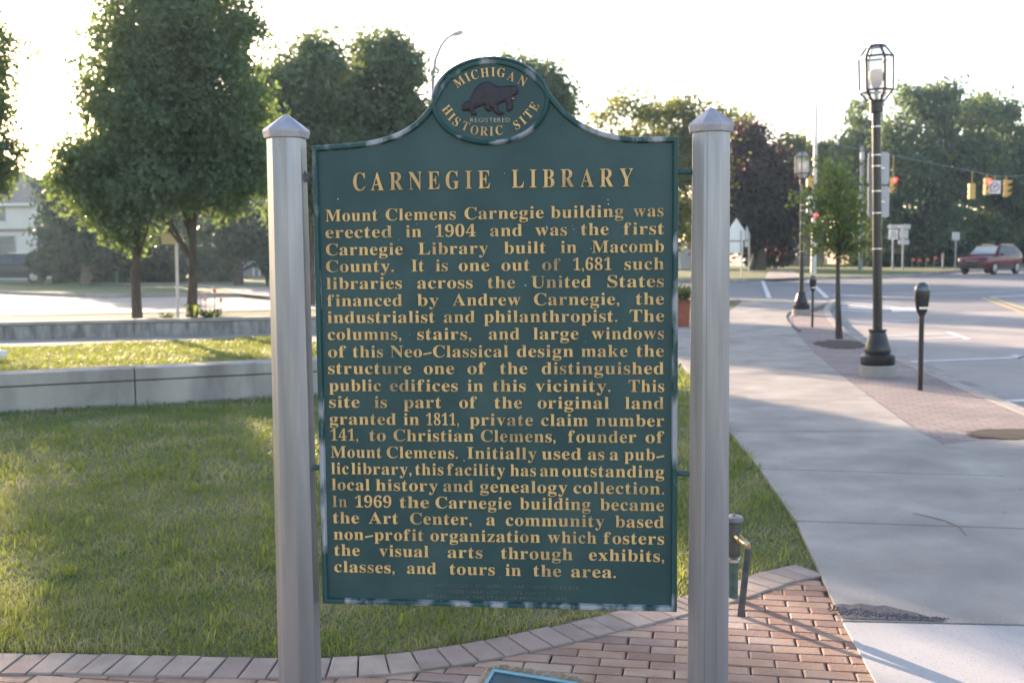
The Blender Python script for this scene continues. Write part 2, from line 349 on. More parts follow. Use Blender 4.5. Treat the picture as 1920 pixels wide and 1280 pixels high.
# ------------------------------------------------------------------ ground, roads, pavements
RZ = -0.12
sheet('ground', [[(-900, -60), (900, -60), (900, 1500), (-900, 1500)]], -0.22, MT['farturf'])
kerb_px = [(1560, 562), (1548, 572), (1544, 581), (1552, 599), (1572, 619), (1605, 638), (1642, 658), (1679, 676), (1736, 702), (1806, 733), (1872, 759), (1920, 779)]
kerb = [GB(*p) for p in kerb_px]
dk = Vector(kerb[-1])-Vector(kerb[-4]); dk.normalize()
kerb += [tuple(Vector(kerb[-1])+dk*6), tuple(Vector(kerb[-1])+dk*24)]
near_edge = [GB(-300, 600), GB(0, 592), GB(700, 578), GB(1390, 562)]
sheet('near_lawn', [[(-70, -12), (kerb[-1][0], -12)] + kerb[::-1] + near_edge[::-1] + [(-70, near_edge[0][1]-1)]], -0.010, MT['turf'])
far_px = [(-500, 541), (0, 546), (100, 550), (205, 553), (320, 551), (450, 551), (560, 545), (1000, 528), (1366, 524), (1500, 520), (1640, 518), (1720, 513), (1790, 507)]
far_edge = [GB(*p) for p in far_px] + [(60, 92), (300, 96)]
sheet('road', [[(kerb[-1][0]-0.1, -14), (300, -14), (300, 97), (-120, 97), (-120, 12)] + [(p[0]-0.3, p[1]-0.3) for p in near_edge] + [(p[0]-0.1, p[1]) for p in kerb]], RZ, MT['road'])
sheet('far_lawn', [far_edge + [(300, 600), (-400, 600), (-400, far_edge[0][1]+8)]], 0.02, MT['farturf'])
sheet('far_path', [[GB(130, 529), GB(330, 533), GB(505, 540), GB(505, 557), GB(450, 552), GB(405, 540), GB(330, 535.5), GB(130, 531.5)]], 0.03, MT['concrete'])
sheet('driveway', [[GB(-60, 506), GB(60, 504), GB(50, 514), GB(-60, 516)]], 0.03, MT['concrete'])
sheet('crossing_ramp', [[GB(1441, 509), GB(1486, 508), GB(1510, 521), GB(1434, 524)]], 0.03, MT['concrete'])
# kerbs: real steps
def kerb_run(name, pts, wd=0.15, top=0.016, drop=0.16, side=1, m='concrete'):
    mb = MB(); n = len(pts); o2 = []
    for i, p in enumerate(pts):
        a = Vector(pts[max(i-1, 0)]); b = Vector(pts[min(i+1, n-1)]); d = (b-a).normalized(); o2.append(Vector(p)+Vector((d.y, -d.x))*wd*side)
    for i in range(n-1):
        q = [pts[i], pts[i+1], o2[i+1], o2[i]]
        vs = [(p[0], p[1], top+gz(p[1])-drop) for p in q] + [(p[0], p[1], top+gz(p[1])) for p in q]
        mb.add(vs, [(0,1,2,3),(4,5,6,7),(0,1,5,4),(1,2,6,5),(2,3,7,6),(3,0,4,7)])
    return tag(mb.build(name, MT[m]), kind='structure')
kerb_run('kerb', kerb, side=-1)
kerb_run('kerb', near_edge[:-1] + [GB(1385, 562.1)], side=1, top=0.012)
kerb_run('kerb', far_edge, side=1, top=0.035, drop=0.2)
# near pavement: separate slabs with open joints
sl_px = [((1980, 1900), (3900, 1935)), ((1580, 1170), (2480, 1190)), ((1493, 981), (2075, 1001)), ((1425, 882.5), (1884, 896)), ((1368, 812), (1722, 812)),
         ((1325, 753), (1640, 752)), ((1293, 703), (1574, 703)), ((1268, 668), (1530, 666)), ((1300, 640), (1506, 641)), ((1330, 615), (1488, 617)), ((1350, 597), (1483, 596)), ((1392, 566), (1560, 564))]
slabs = []
for i in range(len(sl_px)-1):
    a, b = sl_px[i], sl_px[i+1]
    A, B, Cc, D = (Vector(GB(*p)) for p in (a[0], a[1], b[1], b[0]))
    j = 0.009
    u = (D-A).normalized()*j; v = (Cc-B).normalized()*j
    slabs.append([A+u, B+v, Cc-v, D-u])
SLABP = [tuple(GB(*p[0])) for p in sl_px] + [tuple(GB(*p[1])) for p in sl_px[::-1]]
sheet('pavement', slabs[1:], 0.016, MT['concrete'], thick=0.03)
sheet('pavement', slabs[:1], 0.014, MT['concnew'], thick=0.03)
sheet('pavement_joint', [SLABP], -0.002, MT['joint'])
def crack(px, seed, wd=.005):
    r = random.Random(seed); pts = []
    for a, b in zip(px[:-1], px[1:]):
        for k in range(7): pts.append(Vector(GB(a[0]+(b[0]-a[0])*k/7, a[1]+(b[1]-a[1])*k/7))+Vector((r.gauss(0, .012), r.gauss(0, .012))))
    return [[tuple(p), tuple(q), tuple(q+Vector((wd*r.uniform(.3, 1), wd*r.uniform(.3, 1)))), tuple(p+Vector((wd, wd*.8)))] for p, q in zip(pts[:-1], pts[1:])]
sheet('pavement_crack', crack([(1790, 775), (1720, 800), (1690, 790)], 3), 0.018, MT['joint'])
# the walk that leaves the pavement towards the building and runs along the far garden wall
walk = [GB(-300, 645), GB(0, 638), GB(505, 626), GB(1000, 618), GB(1352, 596), GB(1268, 690), GB(1000, 684), GB(800, 664), GB(505, 633), GB(0, 652), GB(-300, 660)]
sheet('path', [walk], 0.006, MT['concrete'])
verge = [GB(*p[1]) for p in sl_px[2:-1]]
vg = [p for p in kerb if p[1] > 4.0]
vm = pmat('verge_paver', (0.26, 0.205, 0.195), (0.33, 0.27, 0.255), 1.5, 0.9, c3=(0.22, 0.19, 0.185), s3=.6, detail=8); vt_ = vm.node_tree; bk = vt_.nodes.new('ShaderNodeTexBrick'); bk.inputs['Scale'].default_value = 1.0; bk.inputs['Brick Width'].default_value = .21; bk.inputs['Row Height'].default_value = .105; bk.inputs['Mortar Size'].default_value = .006
bk.inputs['Color1'].default_value = (1, 1, 1, 1); bk.inputs['Color2'].default_value = (.84, .84, .84, 1); bk.inputs['Mortar'].default_value = (.42, .40, .38, 1); tcn = vt_.nodes.new('ShaderNodeTexCoord'); L(vt_, tcn.outputs['Object'], bk.inputs['Vector'])
mm = vt_.nodes.new('ShaderNodeMixRGB'); mm.blend_type = 'MULTIPLY'; mm.inputs[0].default_value = 1; pb0 = vt_.nodes['Principled BSDF']; L(vt_, pb0.inputs['Base Color'].links[0].from_socket, mm.inputs[1]); L(vt_, bk.outputs[0], mm.inputs[2]); L(vt_, mm.outputs[0], pb0.inputs['Base Color']); MT['verge'] = vm
sheet('paved_verge', [verge + [GB(1545, 580)] + vg[2:] + [(vg[-1][0], verge[0][1])]], 0.008, MT['verge'])
sheet('concrete_apron', [[GB(1762, 836), GB(1830, 829), GB(1925, 826), GB(2300, 930), GB(2090, 1000), GB(1922, 916)]], 0.012, MT['concrete'])
def dirt(name, px, z, m='soil', jit=0.13, n=60, seed=1):
    r = random.Random(seed); c = [Vector(GB(*p)) for p in px]
    ctr = (c[0]+c[1])/2; ax = (c[1]-c[0])/2; ay = Vector(GB(*px[2]))-ctr
    return sheet(name, [[tuple(ctr+(ax*math.cos(a)+ay*math.sin(a))*(1+r.uniform(-jit, jit))) for a in [2*math.pi*k/n for k in range(n)]]], z, MT[m])
dirt('tree_pit', [(1528, 645), (1625, 648), (1577, 655)], 0.013, seed=3)
dirt('tree_pit', [(1812, 815), (2010, 817), (1905, 826)], 0.017, seed=4)
# gutter and painted markings
gut = []
for i, p in enumerate(kerb):
    a = Vector(kerb[max(i-1, 0)]); b = Vector(kerb[min(i+1, len(kerb)-1)]); d = (b-a).normalized(); gut.append(Vector(p)+Vector((-d.y, d.x))*0.62)
sheet('gutter', [[kerb[i], kerb[i+1], tuple(gut[i+1]), tuple(gut[i])] for i in range(2, len(kerb)-1)], RZ+0.004, MT['concrete'])
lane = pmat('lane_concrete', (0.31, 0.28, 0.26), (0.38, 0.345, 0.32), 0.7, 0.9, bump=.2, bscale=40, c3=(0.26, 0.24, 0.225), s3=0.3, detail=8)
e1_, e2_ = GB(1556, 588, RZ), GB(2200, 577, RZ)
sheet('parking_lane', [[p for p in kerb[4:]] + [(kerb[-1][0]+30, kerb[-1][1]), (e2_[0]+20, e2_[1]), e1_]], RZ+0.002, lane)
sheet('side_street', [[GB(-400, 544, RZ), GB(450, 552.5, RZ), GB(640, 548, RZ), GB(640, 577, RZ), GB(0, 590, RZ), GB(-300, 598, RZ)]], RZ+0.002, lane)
def stripe(a, b, wd, z=RZ):
    A, B = Vector(GB(*a, z)), Vector(GB(*b, z)); d = (B-A).normalized(); nrm = Vector((-d.y, d.x))*wd/2
    return [tuple(A-nrm), tuple(B-nrm), tuple(B+nrm), tuple(A+nrm)]
ms = []
for a, b, wd in [((1600, 605), (1719, 600.5), .17), ((1618, 632), (1771, 626), .17), ((1630, 637.5), (1802, 633), .17), ((1778, 623), (1816, 637), .14), ((1701, 679), (1930, 670), .17),
               ((1876, 753), (2050, 746), .17), ((1900, 666), (1960, 684), .14),
               ((1583, 566.5), (1689, 577.5), .18), ((1562, 587), (1689, 585), .16), ((1692, 577), (1697, 585), .7), ((1578, 571), (1676, 580), .34), ((1572, 576), (1660, 582.5), .34), ((1567, 581), (1640, 585), .34),
               ((1740, 551), (2000, 541), .17), ((1560, 553.5), (1720, 558), .34), ((1856, 557), (2000, 551), .3)]:
    ms.append(stripe(a, b, wd))
ms.append([GB(1426, 524.5, RZ), GB(1432, 524.5, RZ), GB(1447, 559, RZ), GB(1438, 559, RZ)])
ms.append([GB(1509, 521, RZ), GB(1514, 521, RZ), GB(1555, 557.5, RZ), GB(1546, 558.5, RZ)])
sheet('road_marking', ms, RZ+0.008, MT['mark'])
sheet('road_marking', [stripe((1655, 559.5), (1842, 566), .14), stripe((1842, 558.5), (1960, 602), .14), stripe((1858, 558), (1960, 592), .14)], RZ+0.0085, MT['markyel'])

# brick plaza
out_px = [(-700, 1222), (-300, 1226), (0, 1229), (150, 1228), (300, 1232), (500, 1237), (650, 1236), (750, 1229), (850, 1214), (950, 1195), (1050, 1174), (1150, 1151), (1280, 1121), (1401, 1082), (1446, 1069), (1494, 1060), (1516, 1057)]
outl = [Vector(GB(*p)) for p in out_px]
def resample(pl, step):
    res = [pl[0].copy()]; need = step
    for i in range(len(pl)-1):
        a, b = pl[i], pl[i+1]; l = (b-a).length; pos = 0
        while l-pos >= need:
            pos += need; res.append(a+(b-a)*(pos/l)); need = step
        need -= l-pos
    return res
rs = resample(outl, 0.02)
for _ in range(60): rs = [rs[0]] + [(rs[i-1]+rs[i]*2+rs[i+1])/4 for i in range(1, len(rs)-1)] + [rs[-1]]
BW, BL, GAPJ = 0.099, 0.206, 0.006
cs = resample(rs, BW+GAPJ)
nr = []
for i in range(len(cs)):
    d = (cs[min(i+1, len(cs)-1)]-cs[max(i-1, 0)]).normalized(); nr.append(Vector((d.y, -d.x)))
def brick(mb, q, top, r):
    """q: four 2-D corners"""
    c = sum((Vector(p) for p in q), Vector((0, 0)))/4; top += r.uniform(-.0015, .0015)
    tx, ty = r.uniform(-.012, .012), r.uniform(-.012, .012)
    vs = []
    for z, k in ((top-0.05, 0), (top-0.004, 0), (top, 0.0045)):
        for p in q:
            p = Vector(p); e = (c-p); l = e.length; p = p+e*(k*1.6/l)
            vs.append((p.x, p.y, z+((p.x-c.x)*tx+(p.y-c.y)*ty if z > top-0.01 else 0)))
    fs = [(8, 9, 10, 11)] + [(i+o, (i+1) % 4+o, (i+1) % 4+4+o, i+4+o) for o in (0, 4) for i in range(4)]
    mb.add(vs, fs)
br = random.Random(5); mb = MB()
for i in range(len(cs)-1):
    g = GAPJ/2; t = (cs[i+1]-cs[i]).normalized()*g
    j0, j1 = br.uniform(-.004, .004), br.uniform(-.004, .004)
    brick(mb, [cs[i]+t+nr[i]*j0, cs[i+1]-t+nr[i+1]*j0, cs[i+1]-t+nr[i+1]*(BL+j1), cs[i]+t+nr[i]*(BL+j1)], 0.011, br)
mb.cur = 1
inner = [cs[i]+nr[i]*(BL+0.004) for i in range(len(cs))]
plaza = [tuple(p) for p in inner] + [tuple(GB(1528, 1086)), tuple(GB(1580, 1168)), tuple(GB(1640, 1280)), (1.35, 2.6), (1.2, 1.2), (-4.5, 1.2)]
rd = Vector((math.cos(rad(-10)), math.sin(rad(-10)))); rp = Vector((-rd.y, rd.x)); org = Vector((0.4, 3.9))
FL, FW = 0.188, 0.077
for j in range(-38, 32):
    for i in range(-28, 16):
        c0 = org + rd*((i+(0.5 if j % 2 else 0))*(FL+GAPJ)+br.uniform(-.003, .003)) + rp*(j*(FW+GAPJ)+br.uniform(-.0012, .0012)); hx, hy = rd*(FL/2), rp*(FW/2)
        q = [c0-hx-hy, c0+hx-hy, c0+hx+hy, c0-hx+hy]
        ins = [pin(p.x, p.y, plaza) for p in q]
        if pin(c0.x, c0.y, plaza) or sum(ins) >= 1: brick(mb, q, 0.004, br)
tag(mb.build('brick_paving', [MT['brickedge'], MT['brick']]), kind='structure')
sheet('paving_bed', [[tuple(p) for p in cs] + plaza[len(inner):]], -0.0062, MT['sand'])

# crumbled joint beside the bright slab
sheet('crumbled_joint', [[GB(*q_) for q_ in ((1563, 1141), (1580, 1139), (1597, 1141), (1612, 1138), (1640, 1143), (1660, 1142), (1688, 1149), (1715, 1155), (1740, 1163), (1768, 1169), (1768, 1171.5), (1582, 1166))]], 0.0195, MT['gravel'])
gr = random.Random(11); mb = MB(); A, B = G(1570, 1155), G(1765, 1168)
for k in range(700):
    t = gr.random()**1.3; p = A.lerp(B, t) + Vector((gr.gauss(0, .02), gr.gauss(0.012, .036)*(1-t*.8), 0)); s = gr.uniform(.002, .006)
    mb.lathe([(s*.7, 0), (s, s*.5), (s*.3, s)], (p.x, p.y, 0.018), 5, gr.random()*6)
tag(mb.build('gravel', MT['gravel']), 'dark crumbled asphalt filling a broken pavement joint', 'gravel', kind='stuff')

# ------------------------------------------------------------------ historical marker
SC = Vector((-0.0515, 3.1287, 1.2388)); YAW = -0.0986
SX = Vector((math.cos(YAW), math.sin(YAW), 0)); SZ = Vector((0, 0, 1)); SN = SX.cross(SZ)   # SN faces the reader
if SN.y > 0: SN = -SN
def P2(u, v):                   # photo point -> sign-plane coordinates
    r = ray(u, v); t = (SC-EYEV).dot(SN)/r.dot(SN); p = EYEV+r*t-SC
    return (p.dot(SX), p.z)
def SP(x, z, n=0.0): return SC + SX*x + SZ*z + SN*n
marker = thing('historical_marker', 'dark green cast metal marker with raised gold lettering between two pale posts', 'historical marker', (SC.x, SC.y, 0))
top_px = [(1271, 257), (1235, 257), (1200, 258), (1165, 256), (1130, 248), (1100, 236), (1075, 221), (1052, 200), (1035, 178), (1020, 157), (1002, 139), (980, 125), (955, 115), (925, 110), (897, 113), (870, 122), (845, 138), (826, 160), (812, 186), (800, 209), (782, 228), (760, 243), (735, 254), (700, 264), (660, 269), (620, 272), (585, 274)]
tp = [P2(*p) for p in top_px]
for _ in range(1):
    q = [tp[0]]
    for a, b in zip(tp[:-1], tp[1:]): q += [tuple(.75*x+.25*y for x, y in zip(a, b)), tuple(.25*x+.75*y for x, y in zip(a, b))]
    tp = q+[tp[-1]]
xl, xr, zb = -0.5335, 0.5335, -0.690
outline = [(xl, zb), (xr, zb)] + [(max(xl, min(xr, p[0])), p[1]) for p in tp]
outline[2] = (xr, outline[2][1]); outline[-1] = (xl, outline[-1][1])
def offset(pl, d):
    n = len(pl); r = []
    for i in range(n):
        a, b, c = Vector(pl[i-1]), Vector(pl[i]), Vector(pl[(i+1) % n])
        e1, e2 = (b-a).normalized(), (c-b).normalized(); n1, n2 = Vector((-e1.y, e1.x)), Vector((-e2.y, e2.x))
        m_ = (n1+n2); m_ = m_/max(0.3, m_.dot(n1)); r.append(tuple(b+m_*d))
    return r
TH = 0.022
mb = MB(); mb.prism(outline, lambda x, z: SP(x, z, -TH), lambda x, z: SP(x, z, 0))
panel = mb.build('panel', MT['signgreen'], marker)
def ringstrip(o, i, prof):      # prof: (t across, height)
    mb = MB(); n = len(o); k = len(prof)
    vs = [SP(o[a][0]+(i[a][0]-o[a][0])*t, o[a][1]+(i[a][1]-o[a][1])*t, h) for a in range(n) for t, h in prof]
    fs = [(a*k+j, a*k+j+1, ((a+1) % n)*k+j+1, ((a+1) % n)*k+j) for a in range(n) for j in range(k-1)]
    return mb.add(vs, fs)
PR = [(-.02, -.024), (-.02, 0.007), (0.1, 0.011), (0.5, 0.013), (0.8, 0.011), (1.0, 0.0005)]
ringstrip(outline, offset(outline, 0.017), PR).build('raised_rim', MT['signrim'], panel, smooth=True)
MCX, MCZ = P2(919, 190)
A0, B0 = 0.174, 0.127; A1, B1 = 0.158, 0.112
el = [2*math.pi*k/72 for k in range(72)]
ringstrip([(MCX+A0*math.cos(a), MCZ+B0*math.sin(a)) for a in el], [(MCX+A1*math.cos(a), MCZ+B1*math.sin(a)) for a in el], [(0, 0.0004), (0.12, 0.010), (0.4, 0.0145), (0.7, 0.012), (1, 0.0045)]).build('medallion_ring', MT['signrim'], panel, smooth=True)
mb = MB(); e1 = [(MCX+A1*1.005*math.cos(a), MCZ+B1*1.005*math.sin(a)) for a in el]
mb.prism(e1, lambda x, z: SP(x, z, 0.001), lambda x, z: SP(x, z, 0.0045)).build('medallion', MT['signgreen'], panel)
# the animal: a low relief
em = [(548,742),(555,690),(590,650),(650,628),(658,590),(690,520),(740,455),(800,415),(860,407),(920,425),(970,457),(1030,468),(1085,455),(1150,452),(1200,455),(1222,485),(1238,520),(1232,548),(1205,572),(1180,588),(1198,612),(1185,635),(1158,632),(1170,690),(1166,740),(1130,772),(1090,765),(1080,735),(1088,690),(1070,652),(1030,662),(990,690),(988,730),(1020,765),(1060,778),(1062,802),(1020,815),(980,812),(940,780),(905,725),(905,768),(870,770),(838,752),(822,735),(825,690),(800,700),(740,722),(702,742),(704,765),(738,782),(735,810),(690,818),(655,805),(648,762),(600,766),(560,762)]
emp = [P2(780+x/6.4, 90+y/6.4) for x, y in em]
def relief(pl, h, rr, base, step):
    pl = pl if sum(pl[i-1][0]*pl[i][1]-pl[i][0]*pl[i-1][1] for i in range(len(pl))) > 0 else pl[::-1]
    n = len(pl); pts = [Vector(p) for p in pl]; edges = [(i, (i+1) % n) for i in range(n)]
    xs = [p[0] for p in pl]; zs = [p[1] for p in pl]; x = min(xs); seg = [(Vector(pl[i]), Vector(pl[(i+1) % n])) for i in range(n)]
    def dist(p):
        best = 9
        for a, b in seg:
            ab = b-a; t = max(0, min(1, (p-a).dot(ab)/ab.length_squared)); best = min(best, (a+ab*t-p).length)
        return best
    D = [0.0]*n; row = 0; z = min(zs)
    while z < max(zs):
        x = min(xs)+(step/2 if row % 2 else 0)
        while x < max(xs):
            p = Vector((x, z))
            if pin(x, z, pl):
                d = dist(p)
                if d > step*.35: pts.append(p); D.append(d)
            x += step
        z += step*.87; row += 1
    vo, eo, fo, ov, oe, of = delaunay_2d_cdt(pts, edges, [], 1, 1e-6)
    mb = MB(); hs = []
    for i, p in enumerate(vo):
        d = D[ov[i][0]] if ov[i] else 0; hs.append(SP(p.x, p.y, base + h*math.sqrt(max(0, 1-(1-min(d/rr, 1))**2))))
    k = len(hs)
    mb.add(hs, [tuple(f) for f in fo])
    mb.add([SP(p[0], p[1], base-.002) for p in pl]+[SP(p[0], p[1], base) for p in pl], [(i, (i+1) % n, (i+1) % n+n, i+n) for i in range(n)])
    return mb
emb = relief(emp, 0.009, 0.016, 0.0045, 0.0035).build('animal_emblem', MT['beaver'], panel, smooth=True)
relief([P2(780+x/6.4, 90+y/6.4) for x, y in [(1150,602),(1185,592),(1192,604),(1160,614)]], .002, .003, .0125, .002).build('mouth', MT['redpaint'], emb)
relief([P2(780+x/6.4, 90+y/6.4) for x, y in [(1152,615),(1185,610),(1184,622),(1158,624)]], .002, .003, .0125, .002).build('teeth', MT['whitepaint'], emb)

# raised lettering
GL = {}
def bold(ch):
    if 'A' <= ch <= 'Z': return chr(0x1D400+ord(ch)-65)
    if 'a' <= ch <= 'z': return chr(0x1D41A+ord(ch)-97)
    if '0' <= ch <= '9': return chr(0x1D7CE+ord(ch)-48)
    return ch
def glyph(ch, serif=True):
    k = (ch, serif)
    if k in GL: return GL[k]
    cu = bpy.data.curves.new('glyph', 'FONT'); cu.body = bold(ch) if serif else ch; cu.resolution_u = 4
    cu.extrude = 0.04; cu.offset = -0.014; cu.bevel_depth = 0.012; cu.bevel_resolution = 0; cu.size = 1
    o = bpy.data.objects.new('glyph', cu); COL.objects.link(o)
    bpy.context.view_layer.update()
    me = o.evaluated_get(bpy.context.evaluated_depsgraph_get()).to_mesh()
    vs = np.array([v.co[:] for v in me.vertices]); fs = [tuple(p.vertices) for p in me.polygons]
    o.to_mesh_clear(); bpy.data.objects.remove(o); bpy.data.curves.remove(cu)
    x0, x1 = vs[:, 0].min(), vs[:, 0].max(); vs[:, 0] -= x0
    GL[k] = (vs, fs, x1-x0); return GL[k]
def put(mb, ch, org, ex, ez, sx, sz, depth, base, serif=True):
    vs, fs, wd = glyph(ch, serif); mb.add([SC + SX*(org[0]+ex[0]*v[0]*sx+ez[0]*v[1]*sz) + SZ*(org[1]+ex[1]*v[0]*sx+ez[1]*v[1]*sz) + SN*(base+(v[2]+.052)/.104*depth) for v in vs], fs)
CAPH = glyph('H')[0][:, 1].max()
def word(mb, txt, x0, x1, zl, zr, capm, depth=0.0045, base=0.0, serif=True, g0=None, smax=1.5):
    """letters of one word from (x0, zl) to (x1, zr) on the sign"""
    sz = capm/CAPH; ws = [glyph(c, serif)[2] for c in txt]; n = len(txt); Wd = x1-x0
    if g0 is None: g0 = 0.09*sz
    sx = (Wd-(n-1)*g0)/sum(ws); sx = max(0.75*sz, min(smax*sz, sx))
    gap = (Wd-sx*sum(ws))/(n-1) if n > 1 else 0
    x = x0; sl = (zr-zl)/max(1e-6, x1-x0)
    for c, wg in zip(txt, ws):
        if c == '~':
            z = zl+sl*(x-x0)+capm*.30; hw = wg*sx; h = capm*.07
            mb.prism([(x, z-h*1.6), (x+hw*.5, z-h*.6), (x+hw, z+h*.4), (x+hw, z+h*2.2), (x+hw*.5, z+h), (x, z+h*.4)], lambda a, b: SP(a, b, base), lambda a, b: SP(a, b, base+depth))
        else: put(mb, c, (x, zl+sl*(x-x0)), (1, sl), (0, 1), sx, sz, depth, base, serif)
        x += wg*sx+gap
LINES = [
 (380, 92, 67, "Mount 132 385 Clemens 425 765 Carnegie 808 1192 building 1227 1580 was 1628 1775"),
 (380, 173, 154, "erected 132 455 in 522 598 1904 664 862 and 932 1088 was 1152 1305 the 1373 1508 first 1580 1777"),
 (380, 257, 240, "Carnegie 135 507 Library 583 922 built 1000 1202 in 1275 1352 Macomb 1427 1777"),
 (380, 338, 325, "County. 135 463 It 550 610 is 668 726 one 780 928 out 987 1125 of 1185 1275 1,681 1335 1522 such 1585 1777"),
 (380, 421, 410, "libraries 137 503 across 578 847 the 920 1053 United 1132 1423 States 1502 1777"),
 (380, 504, 495, "financed 140 505 by 578 682 Andrew 750 1080 Carnegie, 1145 1560 the 1640 1777"),
 (380, 585, 578, "industrialist 142 663 and 707 858 philanthropist. 902 1550 The 1610 1778"),
 (380, 667, 663, "columns, 143 500 stairs, 578 840 and 925 1075 large 1142 1362 windows 1425 1777"),
 (380, 752, 748, "of 145 232 this 265 412 Neo~Classical 447 1020 design 1062 1337 make 1375 1600 the 1643 1777"),
 (380, 832, 833, "structure 145 548 one 610 757 of 822 912 the 980 1113 distinguished 1183 1777"),
 (720, 33, 37, "public 150 402 edifices 445 775 in 822 898 this 945 1105 vicinity. 1152 1517 This 1605 1778"),
 (720, 113, 120, "site 150 298 is 370 430 part 512 695 of 782 868 the 953 1087 original 1163 1510 land 1588 1777"),
 (720, 195, 205, "granted 152 475 in 512 587 1811, 622 780 private 833 1140 claim 1180 1408 number 1447 1778"),
 (720, 273, 285, "141, 157 290 to 345 425 Christian 463 852 Clemens, 887 1250 founder 1310 1642 of 1687 1778"),
 (720, 355, 370, "Mount 158 405 Clemens. 430 775 Initially 820 1158 used 1183 1375 as 1407 1487 a 1513 1555 pub~ 1585 1778"),
 (720, 435, 453, "lic 160 245 library, 258 550 this 568 705 facility 723 1005 has 1030 1155 an 1175 1265 outstanding 1282 1778"),
 (720, 513, 535, "local 163 347 history 377 678 and 705 850 genealogy 883 1307 collection. 1337 1778"),
 (720, 595, 615, "In 165 235 1969 275 452 the 492 635 Carnegie 667 1035 building 1077 1420 became 1467 1777"),
 (720, 673, 697, "the 168 295 Art 342 485 Center, 543 842 a 913 957 community 1008 1487 based 1540 1777"),
 (720, 753, 778, "non~profit 172 608 organization 642 1175 which 1213 1448 fosters 1483 1778"),
 (720, 830, 862, "the 175 298 visual 393 633 arts 725 895 through 985 1333 exhibits, 1412 1778"),
 (720, 910, 945, "classes, 175 468 and 528 670 tours 735 955 in 1007 1082 the 1142 1277 area. 1325 1543")]
GL[('~', True)] = (None, None, 0.42)
K = 740/1920
mb = MB()
for oy, bl, brr, txt in LINES:
    tk = txt.split()
    for i in range(0, len(tk), 3):
        a, b = float(tk[i+1]), float(tk[i+2])
        ya, yb = (bl+(brr-bl)*(q-140)/1637 for q in (a, b))
        p, q = P2(560+a*K, oy+ya*K), P2(560+b*K, oy+yb*K)
        word(mb, tk[i], p[0], q[0], p[1], q[1], 0.0345, base=-0.0004)
mb.build('inscription', MT['gold'], panel)
mb = MB()
for t, a, b in (("CARNEGIE", (663, 358), (919, 353.5)), ("LIBRARY", (960, 352.5), (1187, 350))):
    p, q = P2(*a), P2(*b); word(mb, t, p[0], q[0], p[1], q[1], 0.0515, 0.006, -0.0004, g0=0.018, smax=1.15)
mb.build('title_lettering', MT['gold'], panel)
mb = MB()
def arc(cx, cy, rot, ch, cap=0.0255, sxk=1.0):
    vs, fs, wd = glyph(ch); sz = cap/CAPH; sx = sz*sxk; c = P2(780+cx/6.4, 90+cy/6.4); a = rad(rot)
    ex, ez = (math.cos(a), math.sin(a)), (-math.sin(a), math.cos(a))
    o = (c[0]-ex[0]*wd*sx/2-ez[0]*cap/2, c[1]-ex[1]*wd*sx/2-ez[1]*cap/2); put(mb, ch, o, ex, ez, sx, sz, 0.0035, 0.0042)
for ch, x, y, r in [('M',522,412,33),('I',622,358,27),('C',708,328,17),('H',828,303,6),('I',928,293,0),('G',1025,302,-6),('A',1148,348,-20),('N',1280,402,-29),
                    ('H',382,748,-52),('I',432,832,-46),('S',490,890,-36),('T',598,942,-24),('O',705,990,-10),('R',820,1003,-3),('I',908,1003,0),('C',1000,992,7),('S',1210,928,27),('I',1284,872,40),('T',1350,800,48),('E',1420,708,60)]:
    arc(x, y, r, ch, sxk=0.88)
mb.build('medallion_lettering', MT['gold'], panel)
mb = MB(); p, q = P2(780+655/6.4, 90+895/6.4), P2(780+1128/6.4, 90+892/6.4); word(mb, "REGISTERED", p[0], q[0], p[1], q[1], 0.0115, 0.002, 0.0042, False, smax=1.1); mb.build('registered_lettering', MT['paleletter'], panel)
mb = MB()
for t, a, b in (("MICHIGAN HISTORY DIVISION, DEPARTMENT OF STATE", (779, 1097.5), (1087, 1105)), ("REGISTERED LOCAL SITE NO. 112", (840, 1111), (1025, 1115)), ("PROPERTY OF THE STATE OF MICHIGAN, 1976", (801, 1120), (1066, 1126))):
    p, q = P2(*a), P2(*b); n = len(t); pos = [0.0]
    for c in t: pos.append(pos[-1]+(0.34 if c == ' ' else glyph(c, False)[2]+0.17))
    s = (q[0]-p[0])/pos[-1]
    for i, c in enumerate(t):
        if c != ' ':
            f = pos[i]/pos[-1]; put(mb, c, (p[0]+pos[i]*s, p[1]+(q[1]-p[1])*f), (1, (q[1]-p[1])/(q[0]-p[0])), (0, 1), s, 0.0095/CAPH, 0.0014, -0.0003, False)
mb.build('small_print', MT['dimletter'], panel)
# paint chips on the panel: small bare-metal spots
mb = MB(); cr_ = random.Random(3)
chips = [(946, 325), (634, 373), (950, 640), (1100, 562), (781, 420), (748, 450), (1150, 405), (1073, 423), (1076, 430), (1108, 466), (1025, 425), (985, 535), (838, 590), (992, 455), (937, 1082), (870, 863), (1140, 375), (1141, 383), (768, 627), (1098, 640)]
for u, v in chips:
    x, z = P2(u, v); s = cr_.uniform(.0008, .0021)
    mb.add([SP(x+s*math.cos(a)*cr_.uniform(.7, 1.2), z+s*math.sin(a)*cr_.uniform(.7, 1.2), 0.0009) for a in [k*math.pi/4 for k in range(8)]], [tuple(range(8))])
mb.build('paint_chips', MT['signwhite'], panel)
